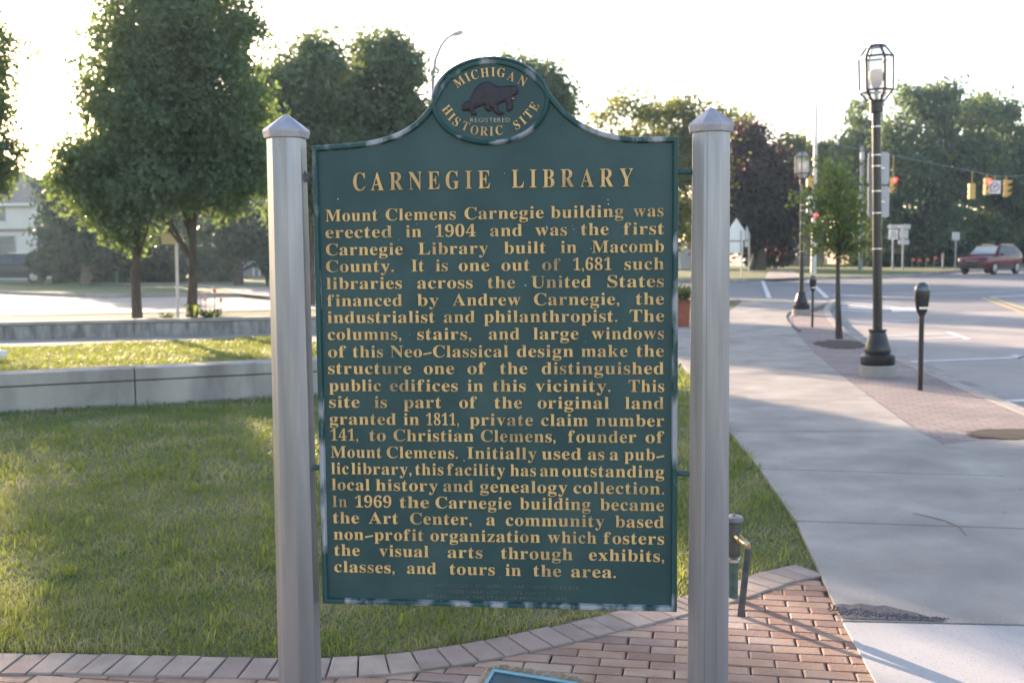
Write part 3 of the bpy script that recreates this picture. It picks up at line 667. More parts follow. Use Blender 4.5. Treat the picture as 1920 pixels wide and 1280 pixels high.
# posts: tapered octagonal tubes with faceted caps
def mkpost(up, vp, r_top, a0, zt):
    pp = W(up, vp, SP(P2(up, vp)[0], 0).y)
    c = Vector((pp.x, pp.y)); post = bpy.data.objects.new('post', None); COL.objects.link(post); post.parent = marker; post.location = (c.x-SC.x, c.y-SC.y, 0)
    mb = MB(); rb = r_top*1.17
    mb.lathe([(rb, -0.1), (r_top, zt)], (c.x, c.y, 0), 8, a0); mb.build('shaft', MT['alu'], post, bevel=0.0015)
    k = r_top/0.0585; mb = MB(); R = r_top*1.22
    mb.lathe([(R*.93, zt-.004), (R*.95, zt+.002), (R*.985, zt+.012), (R*1.0, zt+.017), (R*.96, zt+.022), (R*.62, zt+.040), (R*.28, zt+.057), (R*.15, zt+.064), (R*.05, zt+.067)], (c.x, c.y, 0), 8, a0); mb.build('cap', MT['alucap'], post, bevel=0.002)
    return c, rb
dl = math.atan2(SC.y, SC.x)
zt_l = P2(538, 258)[1]+SC.z; zt_r = P2(1333, 247)[1]+SC.z
cl, rbl = mkpost(538, 300, 0.0575, math.atan2(-3.16, 0.66), zt_l)
c_r, rbr = mkpost(1333, 300, 0.0560, math.atan2(-3.1, -0.59)+rad(22.5+3), zt_r)
for side, c, vv in ((-1, cl, (332, 877)), (1, c_r, (322, 888))):
    for v in vv:
        z = P2(585 if side < 0 else 1271, v)[1]; a = SP(side*0.532, z, -0.011); b = Vector((c.x, c.y, a.z)); dr = (b-a).normalized(); b2 = b - dr*0.052
        rod = MB().tube([a, b2], 0.0085, 12).build('connecting_rod', MT['rod'], marker, smooth=True)
        if side < 0:
            mb = MB(); mb.tube([b-dr*0.056, b-dr*0.05], 0.019, 6); mb.tube([b-dr*0.064, b-dr*0.056], 0.012, 6); mb.build('nut', MT['boltm'], rod)
for c, rt, a_, zt, lab in ((cl, 0.0575, math.atan2(-3.16, .66)-rad(45), zt_l, 'l'), (c_r, 0.056, math.atan2(-3.1, -.59)-rad(7), zt_r, 'r')):
    post = [o for o in marker.children if o.name.startswith('post') and abs(o.location.x+SC.x-c.x) < .01][0]; rb = rt*1.17
    def face_r(z): return (rb+(rt-rb)*(z+.1)/(zt+.1))*math.cos(rad(22.5))
    fa = (math.atan2(-3.16, .66)+rad(22.5)) if lab == 'l' else (math.atan2(-3.1, -.59)+rad(3))
    fa = fa-rad(45) if lab == 'l' else fa
    n_ = Vector((math.cos(fa), math.sin(fa), 0)); t_ = Vector((-n_.y, n_.x, 0)); sh = -.012
    if lab == 'r':
        mb = MB(); p0 = Vector((*c, 0))+n_*(face_r(0)+.0003)+t_*sh; p1 = Vector((*c, zt-.005))+n_*(face_r(zt)+.0003)+t_*sh
        mb.add([p0-t_*.0007, p0+t_*.0007, p1+t_*.0007, p1-t_*.0007], [(0, 1, 2, 3)]); mb.build('seam', MT['boltm'], post)
    mb = MB()
    for dz in (.012, .026):
        q = Vector((*c, zt-dz))+n_*face_r(zt-dz); mb.tube([q-n_*.001, q+n_*.0012], .0016, 8)
    mb.build('screw_head', MT['boltm'], post)

# stone with plaque at the marker's foot
pa, pb = G(912, 1243, 0.20), G(1103, 1273, 0.20); ex = (pb-pa); wdt = ex.length; ex.normalize(); ez = Vector((0, 0, 1)); ey = ez.cross(ex); ctr = (pa+pb)/2
stn = thing('plaque_stone', 'low lichen covered stone with a verdigris plaque set among the bricks', 'plaque stone', (ctr.x, ctr.y, 0))
bm = bmesh.new(); bmesh.ops.create_grid(bm, x_segments=28, y_segments=28, size=1)
me = bpy.data.meshes.new('stone_base'); sr = random.Random(2)
hw, dp = wdt/2, 0.30
for v in bm.verts:
    x, y = v.co.x, v.co.y; e = max(abs(x), abs(y)); rr = (abs(x)**7+abs(y)**7)**(1/7) or 1
    k = e/rr if rr else 1; x *= k; y *= k
    h = 0.207*(1-max(0, (e-0.90)/0.1)**2.2*1.05) - (1-y)/2*0.10 + sr.uniform(-.003, .003)
    p = ex*(x*hw*1.10) + ey*((y-1)*dp/2+.035); v.co = Vector((p.x, p.y, max(-.02, h if e < .999 else -.02)))
bm.to_mesh(me); bm.free(); me.materials.append(MT['stone']); ob = bpy.data.objects.new('stone_base', me); COL.objects.link(ob); ob.parent = stn
sl_ = (ey*1 + ez*(0.10/0.30*1.0)); nrm_ = ex.cross(sl_).normalized(); slu = sl_.normalized()
def SPP(x, y, n): return Vector((ctr.x, ctr.y, 0.20)) + ex*x + slu*(y) + nrm_*n
mb = MB(); mb.obox(SPP(.004, -.165, -.003), ex, slu, nrm_, hw*.80, .135, .003); pq = mb.build('plaque', MT['plq'], stn)
mb = MB()
for (x, y, a, b) in ((.004, -.030, hw*.80, .006), (.004, -.30, hw*.80, .006), (.004-hw*.80, -.165, .006, .141), (.004+hw*.80, -.165, .006, .141)): mb.obox(SPP(x, y, .0005), ex, slu, nrm_, a, b, .0035 if a > b else .003)
mb.build('plaque_frame', MT['plqf'], pq)

# standpipe behind the right post
b0 = G(1374, 1122); sp = thing('standpipe', 'short capped water standpipe with brass spout and drain pipe beside the right post', 'standpipe', (b0.x, b0.y, 0))
h = 0.375; D0 = b0.y
MB().tube([(b0.x, D0, -.05), (b0.x, D0, h-.03)], 0.024, 14).build('riser', MT['pipegreen'], sp, smooth=True)
MB().lathe([(.028, h-.17), (.033, h-.165), (.033, h-.02), (.028, h-.01)], (b0.x, D0, 0), 14).build('valve_body', MT['pipe'], sp, smooth=True)
mb = MB(); mb.lathe([(.03, h-.012), (.046, h-.006), (.047, h+.004), (.042, h+.014), (.02, h+.018), (.009, h+.019), (.008, h+.026)], (b0.x, D0, 0), 20); mb.build('cap', MT['pipecap'], sp, smooth=True)
mb = MB(); mb.lathe([(.026, .175), (.031, .178), (.031, .192), (.026, .195)], (b0.x, D0, 0), 14); mb.build('collar', MT['band'], sp)
s0 = Vector((b0.x+.012, D0-.03, h-.075)); s1 = W(1404, 1024, D0-.13)
mb = MB(); mb.tube([s0, s0.lerp(s1, .3)], .019, 12); mb.tube([s0.lerp(s1, .3), s0.lerp(s1, .78)], .0145, 12); mb.tube([s0.lerp(s1, .78), s1], [.018, .013], 6); mb.build('spout', MT['brass'], sp, smooth=True)
e0 = G(1388, 1156); mb = MB(); mb.bar((s1.x-.004, s1.y-.005, s1.z-.012), (e0.x, e0.y, -.01), .026, .026); mb.build('drain_pipe', MT['pipe'], sp, bevel=.003)

# ------------------------------------------------------------------ garden walls
def gwall(name, label, pa, pb, h, th, m, capm, caph, over, joints):
    A, B = Vector(GB(*pa)), Vector(GB(*pb)); d = (B-A).normalized(); n = Vector((-d.y, d.x)); l = (B-A).length
    t = thing(name, label, 'garden wall', (A.x, A.y, 0)); d3, n3, z3 = Vector((*d, 0)), Vector((*n, 0)), Vector((0, 0, 1)); A3 = Vector((*A, 0))
    jj = [0]+joints+[l]
    mb = MB(); mc = MB()
    for a, b in zip(jj[:-1], jj[1:]):
        c = A3+d3*((a+b)/2)+n3*(th/2); mb.obox(c+z3*((h-caph-.012)/2-.05), d3, n3, z3, (b-a)/2-.006, th/2, (h-caph-.012)/2+.05)
        mc.obox(c+z3*(h-caph/2), d3, n3, z3, (b-a)/2-.006, th/2+over, caph/2)
    mi = MB(); mi.obox(A3+d3*(l/2)+n3*(th/2)+z3*((h-.02)/2-.04), d3, n3, z3, l/2-.02, th/2-.02, (h-.02)/2+.02)
    mb.build('wall_body', MT[m], t, bevel=.008); mc.build('coping', MT[capm], t, bevel=.01); mi.build('mortar', MT['joint'], t)
    return t
near_w0, near_w1 = (-420, 798), (830, 726)
A, B = Vector(GB(*near_w0)), Vector(GB(*near_w1)); lw = (B-A).length
def along(u): return ((Vector(GB(u, 771-(u)*.0515))-A).length)
gwall('garden_wall', 'smooth pale concrete seat wall at the back of the shaded lawn', near_w0, near_w1, 0.405, 0.36, 'wallc', 'wallc', 0.13, 0.012, [along(-180), along(254), along(560)])
gwall('garden_wall', 'dark streaked concrete wall below the two street trees', (-500, 648), (1000, 613), 0.345, 0.45, 'wallstain', 'concrete', 0.07, 0.02, [7.3, 12.5])

# ------------------------------------------------------------------ vegetation
def leaves(P, size, r, aspect=0.55, droop=0.0):
    n = len(P); a = r.normal(size=(n, 3)); a[:, 2] -= droop; a /= np.linalg.norm(a, axis=1, keepdims=True)
    b = r.normal(size=(n, 3)); b -= a*np.sum(a*b, 1, keepdims=True); b /= np.linalg.norm(b, axis=1, keepdims=True)
    s = size*r.uniform(.45, 1.5, (n, 1))
    V = np.stack([P-a*s*.5, P+b*s*aspect*.5-a*s*.05, P+a*s*.5, P-b*s*aspect*.5-a*s*.05], 1).reshape(-1, 3)
    return V, np.arange(n*4).reshape(n, 4)
def wood(base, top, r0, tips, mb, rg, bend=0.15):
    base, top = Vector(base), Vector(top); pts = [base]; rr = [r0*1.35]
    for k in range(1, 7):
        t = k/6; pts.append(base.lerp(top, t)+Vector((rg.uniform(-1, 1), rg.uniform(-1, 1), 0))*r0*.35); rr.append(r0*(1-.72*t) if k > 1 else r0)
    mb.tube(pts, rr, 9)
    for tp_, f in tips:
        tp_ = Vector(tp_); s = base.lerp(top, f); m = s.lerp(tp_, .5)+Vector((0, 0, -.10*(tp_-s).length)); rb = r0*(1-.72*f)*.5
        mb.tube([s, s.lerp(m, .5), m, m.lerp(tp_, .5)+Vector((0, 0, .02)), tp_], [rb, rb*.85, rb*.62, rb*.4, rb*.15], 6, False)
def tree(name, label, base_px, d, trunk_px, ells, leafm, nleaf, lsize, seed, group='street and garden trees', clump=0.34, ncl=None, barkm='bark', r0=None, hollow=.45, forks=10, trunk_top=None, fmin=.25, outl=1.25, cat='tree', zoff=0.0, dens=1.0):
    """ells: crown lobes as (u, v, ru, rv, depth offset) mostly read off the photo and turned into metres at distance d"""
    r = np.random.default_rng(seed); rg = random.Random(seed)
    bp = W(base_px[0], base_px[1], d); bz = gz(d)+zoff
    t = thing(name, label, cat, (bp.x, d, bz), group=group)
    E = []
    for e in ells:
        u, v, ru, rv = e[:4]; dd = e[4] if len(e) > 4 else 0
        c = W(u, v, d+dd); k = (d+dd)/FOC*1.01; E.append((np.array(c), np.array([ru*k, (ru+rv)/2*k*.95, rv*k])))
    vol = np.array([e[1].prod()**(2/3) for e in E]); vol /= vol.sum()
    ncl = ncl or max(30, nleaf//160)
    cc = []
    rmin = min(e[1].min() for e in E)
    for c, k in zip(E, r.multinomial(ncl, vol)):
        a = r.normal(size=(k, 3)); a /= np.linalg.norm(a, axis=1, keepdims=True); q = (hollow**3+(1-hollow**3)*r.random((k, 1)))**(1/3); q = q*r.uniform(.80, 1.10, (k, 1)); q = q*np.where(r.random((k, 1)) < .10, r.uniform(1.03, outl, (k, 1)), 1.0); cc.append(c[0]+a*q*c[1])
    cc = np.concatenate(cc); sig = clump*r.uniform(.55, 1.3, (ncl, 1))
    wgt = sig[:, 0]**2; wgt /= wgt.sum(); cnt = r.multinomial(nleaf, wgt); idx = np.repeat(np.arange(ncl), cnt)
    P = cc[idx] + r.normal(size=(nleaf, 3))*sig[idx]*np.array([1, 1, .7])
    P = P[P[:, 2] > bz+.15]
    V, Fc = leaves(P, lsize, r, droop=.4)
    npmesh('crown', V, Fc, 4, leafm, t, off=(bp.x, d, bz))
    mb = MB(); tt = trunk_top or W(trunk_px[0], trunk_px[1], d)
    r0 = r0 or (trunk_px[2]/2*d/FOC)
    zs = np.argsort(cc[:, 2]); pick = r.choice(len(cc), min(forks, len(cc)), replace=False)
    tips = []
    for i in pick:
        f = min(.97, max(fmin, (cc[i][2]-bz)/(max(.1, tt.z-bz))-.25-.2*rg.random())); tips.append((cc[i], f))
    wood((bp.x, d, bz-.1), tt, r0, tips, mb, rg)
    mb.build('trunk', MT[barkm], t, smooth=True)
    return t
# two street trees behind the far wall
tree('street_tree', 'large dense street tree with straight dark trunk left of the tan sign', (258, 590), 23.5, (250, 60, 17), [(230, 330, 112, 85), (240, 180, 90, 120), (268, 20, 102, 150), (172, 330, 52, 56), (255, 405, 50, 28), (330, 240, 90, 120, 1), (200, 395, 40, 30), (236, 440, 32, 18)], MT['leafA'], 60000, .115, 21, clump=.21, ncl=545, outl=1.13, hollow=.3)
tree('street_tree', 'dense street tree with forking trunk just right of the tan sign', (357, 585), 24.5, (365, 60, 17), [(390, 330, 118, 75), (395, 180, 98, 120), (375, 20, 105, 150), (455, 330, 58, 72), (330, 350, 70, 40), (440, 260, 60, 80), (300, 250, 60, 100, 1)], MT['leafA'], 60000, .115, 22, clump=.21, ncl=545, outl=1.13, hollow=.3)
tree('street_tree', 'tall leafy tree cut off by the left edge of the view', (-150, 600), 24, (-140, 100, 20), [(-80, 120, 98, 140), (-88, 300, 98, 70), (-120, 0, 108, 90), (-52, 215, 40, 50), (0, 300, 40, 36), (-70, 350, 80, 40)], MT['leafA'], 40000, .115, 23, clump=.21, ncl=363, outl=1.13, hollow=.3)
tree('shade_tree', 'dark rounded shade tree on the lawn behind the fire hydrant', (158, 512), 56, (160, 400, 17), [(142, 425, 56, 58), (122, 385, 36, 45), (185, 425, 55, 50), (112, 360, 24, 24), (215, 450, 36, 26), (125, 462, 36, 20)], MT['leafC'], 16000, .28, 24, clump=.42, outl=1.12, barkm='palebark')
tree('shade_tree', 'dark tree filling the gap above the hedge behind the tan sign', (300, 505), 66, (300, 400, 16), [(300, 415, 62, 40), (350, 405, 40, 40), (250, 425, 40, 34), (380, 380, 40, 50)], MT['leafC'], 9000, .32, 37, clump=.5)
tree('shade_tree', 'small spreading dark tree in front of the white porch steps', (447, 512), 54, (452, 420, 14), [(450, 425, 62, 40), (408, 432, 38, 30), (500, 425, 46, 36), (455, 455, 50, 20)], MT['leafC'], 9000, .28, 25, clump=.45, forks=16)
tree('shade_tree', 'upright leafy tree just beyond the left post cap', (580, 560), 36, (580, 200, 18), [(590, 180, 50, 80), (560, 300, 75, 110), (520, 190, 42, 70), (600, 115, 28, 34), (640, 300, 50, 80), (505, 300, 35, 70), (540, 130, 26, 28)], MT['leafB'], 34000, .19, 26, clump=.34)
tree('shade_tree', 'tall leafy tree behind the left shoulder of the marker', (715, 560), 38, (715, 180, 20), [(720, 150, 62, 72), (700, 300, 85, 110), (765, 245, 40, 60), (735, 100, 45, 30), (668, 190, 34, 60), (760, 170, 32, 50)], MT['leafB'], 34000, .19, 27, clump=.34)
tree('shade_tree', 'leafy tree rising behind the right side of the round medallion', (1000, 560), 44, (1000, 200, 18), [(1005, 175, 42, 55), (1010, 250, 58, 70), (965, 118, 28, 22), (1045, 185, 22, 35), (990, 330, 90, 80)], MT['leafB'], 22000, .21, 28, clump=.34)
tree('shade_tree', 'broad pale green tree between the marker and the right post', (1230, 520), 62, (1230, 250, 22), [(1160, 225, 52, 38), (1250, 215, 65, 38), (1325, 235, 48, 35), (1210, 300, 105, 70), (1310, 330, 60, 80), (1180, 400, 110, 70), (1285, 420, 30, 45), (1060, 350, 90, 66), (960, 350, 90, 66), (860, 350, 80, 60)], MT['leafL'], 42000, .27, 29, clump=.5, hollow=.55)  # leftmost crown lobes, hidden behind the marker, added to shade the intersection
tree('copper_tree', 'dark copper leaved tree with deep purple crown beside the right post', (1420, 508), 76, (1420, 300, 26), [(1395, 330, 60, 88), (1440, 370, 58, 85), (1395, 265, 34, 26), (1470, 400, 38, 70), (1380, 420, 60, 50), (1452, 290, 34, 30), (1430, 440, 50, 30)], MT['leafR'], 26000, .34, 30, clump=.6)
tree('shade_tree', 'pale far tree peeping over the copper tree', (1385, 500), 100, (1385, 300, 20), [(1378, 255, 38, 36), (1340, 270, 40, 40), (1400, 330, 40, 60)], MT['leafL'], 9000, .42, 31, clump=.6)
tree('shade_tree', 'far light green tree behind the smaller lamp post', (1510, 500), 98, (1510, 320, 20), [(1495, 292, 36, 38), (1535, 300, 30, 40), (1500, 370, 60, 70), (1560, 330, 40, 60)], MT['leafL'], 14000, .42, 32, clump=.6)
tree('shade_tree', 'mid green tree left of the tall lamp post', (1605, 500), 90, (1605, 320, 22), [(1590, 310, 50, 50), (1630, 250, 40, 60), (1600, 400, 75, 85), (1640, 330, 50, 70)], MT['leafB'], 18000, .38, 33, clump=.55)
tree('shade_tree', 'large oak with open limbs behind the hanging traffic signals', (1738, 500), 84, (1745, 260, 30), [(1690, 205, 46, 36), (1745, 190, 44, 28), (1800, 220, 62, 44), (1690, 300, 66, 70), (1790, 320, 74, 60), (1720, 400, 86, 60), (1840, 300, 42, 44), (1650, 410, 40, 70)], MT['leafB'], 34000, .36, 34, clump=.55, hollow=.6, forks=26)
tree('shade_tree', 'broad dark tree at the right edge beyond the red car', (1880, 500), 88, (1870, 280, 28), [(1850, 205, 46, 30), (1885, 250, 36, 50), (1860, 330, 75, 70), (1800, 420, 95, 48), (1900, 410, 60, 60), (1940, 330, 60, 90)], MT['leafB'], 32000, .38, 35, clump=.55, hollow=.6, forks=22)
tree('young_tree', 'slim young tree in a dirt pit between the two lamp posts', (1574, 645), 19.6, (1570, 340, 11), [(1575, 390, 38, 62), (1548, 440, 34, 36), (1595, 455, 28, 32), (1522, 372, 30, 16), (1602, 400, 18, 40), (1562, 325, 20, 25)], MT['leafY'], 2500, .10, 36, clump=.15, ncl=75, forks=26, hollow=.05, fmin=.55)
def shrub(name, label, ells, d, leafm, n, ls, seed, group=None, cat='shrub', clump=.3):
    r = np.random.default_rng(seed); E = []
    for u, v, ru, rv in ells:
        k = d/FOC; E.append((np.array(W(u, v, d)), np.array([ru*k, max(.5, min(ru, rv)*k), rv*k])))
    bx = np.mean([e[0][0] for e in E]); t = thing(name, label, cat, (bx, d, gz(d)), group=group)
    P = []
    for c, rr in E:
        m = n//len(E); a = r.normal(size=(m, 3)); a /= np.linalg.norm(a, axis=1, keepdims=True); P.append(c+a*rr*(r.random((m, 1))**.25)*r.uniform(.85, 1.1, (m, 1)))
    P = np.concatenate(P); P = P[P[:, 2] > gz(d)+.05]
    V, Fc = leaves(P, ls, r); npmesh('foliage', V, Fc, 4, leafm, t, off=(bx, d, gz(d)))
    mb = MB()
    for c, rr in E:
        for k in range(3): mb.tube([(c[0]+rr[0]*.1*(k-1), c[1], gz(d)-.05), (c[0]+rr[0]*.4*(k-1), c[1]+.05, c[2]+rr[2]*.3)], [.05, .02], 5)
    mb.build('stem', MT['bark'], t); return t
def hedge(label, u0, u1, vt, vb, d, seed, n=16000, dep=1.4):
    r = np.random.default_rng(seed); a, b = W(u0, vb, d), W(u1, vb, d); zt = W(u0, vt, d).z; z0 = gz(d)
    t = thing('hedge', label, 'hedge', ((a.x+b.x)/2, d, z0), group='clipped hedges')
    m = n; f = r.random(m); P = np.stack([a.x+(b.x-a.x)*r.random(m), d+dep*r.random(m), z0+(zt-z0)*r.random(m)], 1)
    k = r.integers(0, 3, m); P[k == 0, 1] = d+r.normal(size=(k == 0).sum())*.08; P[k == 1, 2] = zt+r.normal(size=(k == 1).sum())*.09
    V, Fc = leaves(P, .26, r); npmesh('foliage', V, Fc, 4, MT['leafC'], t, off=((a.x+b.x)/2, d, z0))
    mb = MB()
    for q in range(12): x = a.x+(b.x-a.x)*(q+.5)/12; mb.tube([(x, d+dep/2, z0-.1), (x, d+dep/2, zt-.2)], [.06, .03], 5)
    mb.build('stem', MT['bark'], t); return t
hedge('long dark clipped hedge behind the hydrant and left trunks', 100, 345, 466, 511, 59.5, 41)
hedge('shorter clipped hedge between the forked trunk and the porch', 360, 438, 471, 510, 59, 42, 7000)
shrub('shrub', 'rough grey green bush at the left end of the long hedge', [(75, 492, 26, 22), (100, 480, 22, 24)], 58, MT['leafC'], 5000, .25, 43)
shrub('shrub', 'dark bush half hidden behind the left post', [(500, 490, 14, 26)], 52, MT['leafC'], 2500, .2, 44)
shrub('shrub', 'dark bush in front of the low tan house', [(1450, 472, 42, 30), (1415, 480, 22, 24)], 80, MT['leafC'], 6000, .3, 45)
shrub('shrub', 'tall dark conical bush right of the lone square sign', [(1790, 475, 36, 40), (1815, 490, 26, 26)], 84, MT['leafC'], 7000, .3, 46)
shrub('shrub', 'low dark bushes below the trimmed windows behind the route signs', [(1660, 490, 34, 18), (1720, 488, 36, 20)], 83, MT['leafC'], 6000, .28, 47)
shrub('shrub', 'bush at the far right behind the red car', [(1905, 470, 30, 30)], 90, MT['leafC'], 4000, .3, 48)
def clump(label, u, v, d, nb, hgt, seed, flowers=0, spread=.16, z=.02):
    r = random.Random(seed); c = W(u, v, d); t = thing('garden_plant', label, 'plant', (c.x, d, z), group='plants in the bed above the streaked wall'); mb = MB()
    for k in range(nb):
        a = r.uniform(0, 6.28); l = hgt*r.uniform(.6, 1.15); s = spread*r.uniform(.5, 1.3); dx, dy = math.cos(a), math.sin(a); p = Vector((c.x+dx*.03, d+dy*.03, z)); wv = Vector((-dy, dx, 0))*(l*.09)
        q1, q2 = p+Vector((dx*s*.7, dy*s*.7, l*.75)), p+Vector((dx*s*2.0, dy*s*2.0, l*.62))
        mb.add([p-wv*.4, p+wv*.4, q1+wv, q1-wv, q2], [(0, 1, 2, 3), (3, 2, 4)])
    mb.build('leaves', MT['leafY'], t)
    if flowers:
        ms_, mf = MB(), MB()
        for k in range(flowers):
            x = c.x+r.uniform(-.28, .28); y = d+r.uniform(-.1, .1); h = hgt*r.uniform(1.4, 2.3); ms_.tube([(x, y, z), (x+.03, y, z+h)], .006, 5)
            for q in range(5): mf.lathe([(.012, 0), (.026, .015), (.01, .04)], (x+.03+r.uniform(-.03, .03), y+r.uniform(-.03, .03), z+h+r.uniform(-.07, .05)), 6)
        ms_.build('stalk', MT['leafL'], t); mf.build('flower', MT['petal'], t)
BZ = 0.23
clump('small leafy plant beside the tan sign post', 312, 586, 22.6, 34, .26, 51, z=BZ, flowers=0)
clump('broad leaved hosta at the foot of the forked trunk', 362, 585, 22.6, 26, .46, 52, spread=.14, z=BZ)
clump('leafy plant with pink flower stalks right of the forked trunk', 396, 585, 22.6, 64, .34, 53, flowers=5, spread=.3, z=BZ)
sheet('planting_bed', [[GB(-500, 630), GB(1000, 600), GB(1000, 592), GB(-500, 612)]], 0.0, MT['soil'])

# a far-off wood closes the view behind the houses
r = np.random.default_rng(77); n = 70000; x = r.uniform(-190, 260, n); hh = 5.5+1.6*np.sin(x*.11)+1.2*np.sin(x*.37+1)+.6*np.sin(x*.9)
P = np.stack([x, 128+8*r.random(n)+.02*np.abs(x), .3+hh*r.random(n)*1.05], 1); V, Fc = leaves(P, 1.0, r)
tag(npmesh('woodland', V, Fc, 4, MT['leafC']), 'dark far off wood behind the houses', 'woodland', kind='stuff')

# ------------------------------------------------------------------ grass blades
r = np.random.default_rng(99)
soldier = [tuple(p) for p in cs]
lawn_near = [tuple(p+nr[i]*(-.02)) for i, p in enumerate(cs)] + [GB(1531, 1075), GB(1500, 981), GB(1431, 882.5), GB(1374, 812), GB(1331, 753), GB(1297, 703), GB(1270, 690), GB(800, 664), GB(505, 632), GB(0, 651), GB(-400, 660), (-9, 8)]
def inpoly(X, Y, poly):
    c = np.zeros(len(X), bool); n = len(poly); j = n-1
    for i in range(n):
        xi, yi = poly[i]; xj, yj = poly[j]
        if abs(yj-yi) > 1e-9:
            k = ((yi > Y) != (yj > Y)) & (X < (xj-xi)*(Y-yi)/(yj-yi)+xi); c ^= k
        j = i
    return c
wA, wB = Vector(GB(*near_w0)), Vector(GB(*near_w1)); wd_ = (wB-wA).normalized()
TUFT = []
for _k in range(110):
    yy = r.uniform(3.9, 9.5); xx = r.uniform(-.5*yy, .26*yy); TUFT.append((xx, yy))
bands = [(3.7, 5.2, 7000, .0042, .040), (5.2, 7.5, 3800, .0055, .042), (7.5, 11.5, 1700, .009, .045), (11.5, 22, 650, .014, .052)]
BV, BF, nb0 = [], [], 0
for y0, y1, den, wdt_, hg in bands:
    x0, x1 = -.85*y1-.6, .33*y1+.3; n = int((x1-x0)*(y1-y0)*den); X = r.uniform(x0, x1, n); Y = r.uniform(y0, y1, n)
    k = inpoly(X, Y, lawn_near) & (np.abs(X) < .85*Y+.6)
    q = (X-wA.x)*(-wd_.y)+(Y-wA.y)*wd_.x; t_ = (X-wA.x)*wd_.x+(Y-wA.y)*wd_.y
    k &= ~((q > -.01) & (q < .40) & (t_ < lw))
    X, Y = X[k], Y[k]; n = len(X); a = r.uniform(0, 6.283, n); h_ = hg*r.uniform(.45, 1.25, n)*(1+.35*np.sin(X*2.1+Y*1.3)*np.sin(Y*2.7-X)); ln = h_*r.uniform(.2, 1.9, n); ww = wdt_*r.uniform(.6, 1.3, n)
    tall = r.random(n) < .012; h_[tall] *= 2.0
    dx, dy = np.cos(a), np.sin(a); z0 = -.012
    v0 = np.stack([X-dy*ww/2, Y+dx*ww/2, np.full(n, z0)], 1); v1 = np.stack([X+dy*ww/2, Y-dx*ww/2, np.full(n, z0)], 1)
    v2 = np.stack([X+dx*ln*.35+dy*ww*.4, Y+dy*ln*.35-dx*ww*.4, z0+h_*.6], 1); v3 = np.stack([X+dx*ln*.35-dy*ww*.4, Y+dy*ln*.35+dx*ww*.4, z0+h_*.6], 1)
    v4 = np.stack([X+dx*ln, Y+dy*ln, z0+h_], 1)
    BV.append(np.stack([v0, v1, v2, v3, v4], 1).reshape(-1, 3)); i0 = nb0+np.arange(n)*5
    BF.append(np.stack([i0, i0+1, i0+2], 1)); BF.append(np.stack([i0, i0+2, i0+3], 1)); BF.append(np.stack([i0+3, i0+2, i0+4], 1)); nb0 += n*5
for xx, yy in TUFT:          # coarser weedy tufts
    if not (inpoly(np.array([xx]), np.array([yy]), lawn_near)[0]): continue
    q = (xx-wA.x)*(-wd_.y)+(yy-wA.y)*wd_.x
    if q > -.1: continue
    n = int(r.integers(7, 22)); a = r.uniform(0, 6.283, n); h_ = r.uniform(.05, .10, n); ln = h_*r.uniform(.3, 1.0, n); ww = r.uniform(.004, .008, n); X = xx+r.normal(size=n)*.02; Y = yy+r.normal(size=n)*.02; dx, dy = np.cos(a), np.sin(a); zz = np.full(n, -.012)
    BV.append(np.stack([np.stack([X-dy*ww/2, Y+dx*ww/2, zz], 1), np.stack([X+dy*ww/2, Y-dx*ww/2, zz], 1), np.stack([X+dx*ln*.4+dy*ww*.45, Y+dy*ln*.4-dx*ww*.45, h_*.65], 1), np.stack([X+dx*ln*.4-dy*ww*.45, Y+dy*ln*.4+dx*ww*.45, h_*.65], 1), np.stack([X+dx*ln, Y+dy*ln, h_*.9], 1)], 1).reshape(-1, 3)); i0 = nb0+np.arange(n)*5
    BF.append(np.stack([i0, i0+1, i0+2], 1)); BF.append(np.stack([i0, i0+2, i0+3], 1)); BF.append(np.stack([i0+3, i0+2, i0+4], 1)); nb0 += n*5
tag(npmesh('grass', np.concatenate(BV), np.concatenate(BF), 3, MT['grass']), 'short green lawn grass with dry yellowish blades', 'grass', kind='stuff')
mb = MB(); c = G(437, 1225); mb.add([(c.x-.012, c.y, .03), (c.x+.006, c.y-.006, .045), (c.x+.02, c.y+.004, .042), (c.x+.004, c.y+.01, .036)], [(0, 1, 2, 3)]); tag(mb.build('fallen_leaf', MT['dryleaf']), 'small orange dry leaf lying on the lawn edge left of the marker', 'leaf')
mb = MB(); pts = [G(1712, 963, .018), G(1740, 969, .018), G(1772, 977, .018), G(1800, 990, .018), G(1812, 1006, .018)]; mb.tube([p+Vector((0, 0, .004)) for p in pts], [.002, .003, .003, .0025, .0015], 6); tag(mb.build('twig', MT['twig']), 'thin curved dry twig lying on the pavement slab', 'twig')

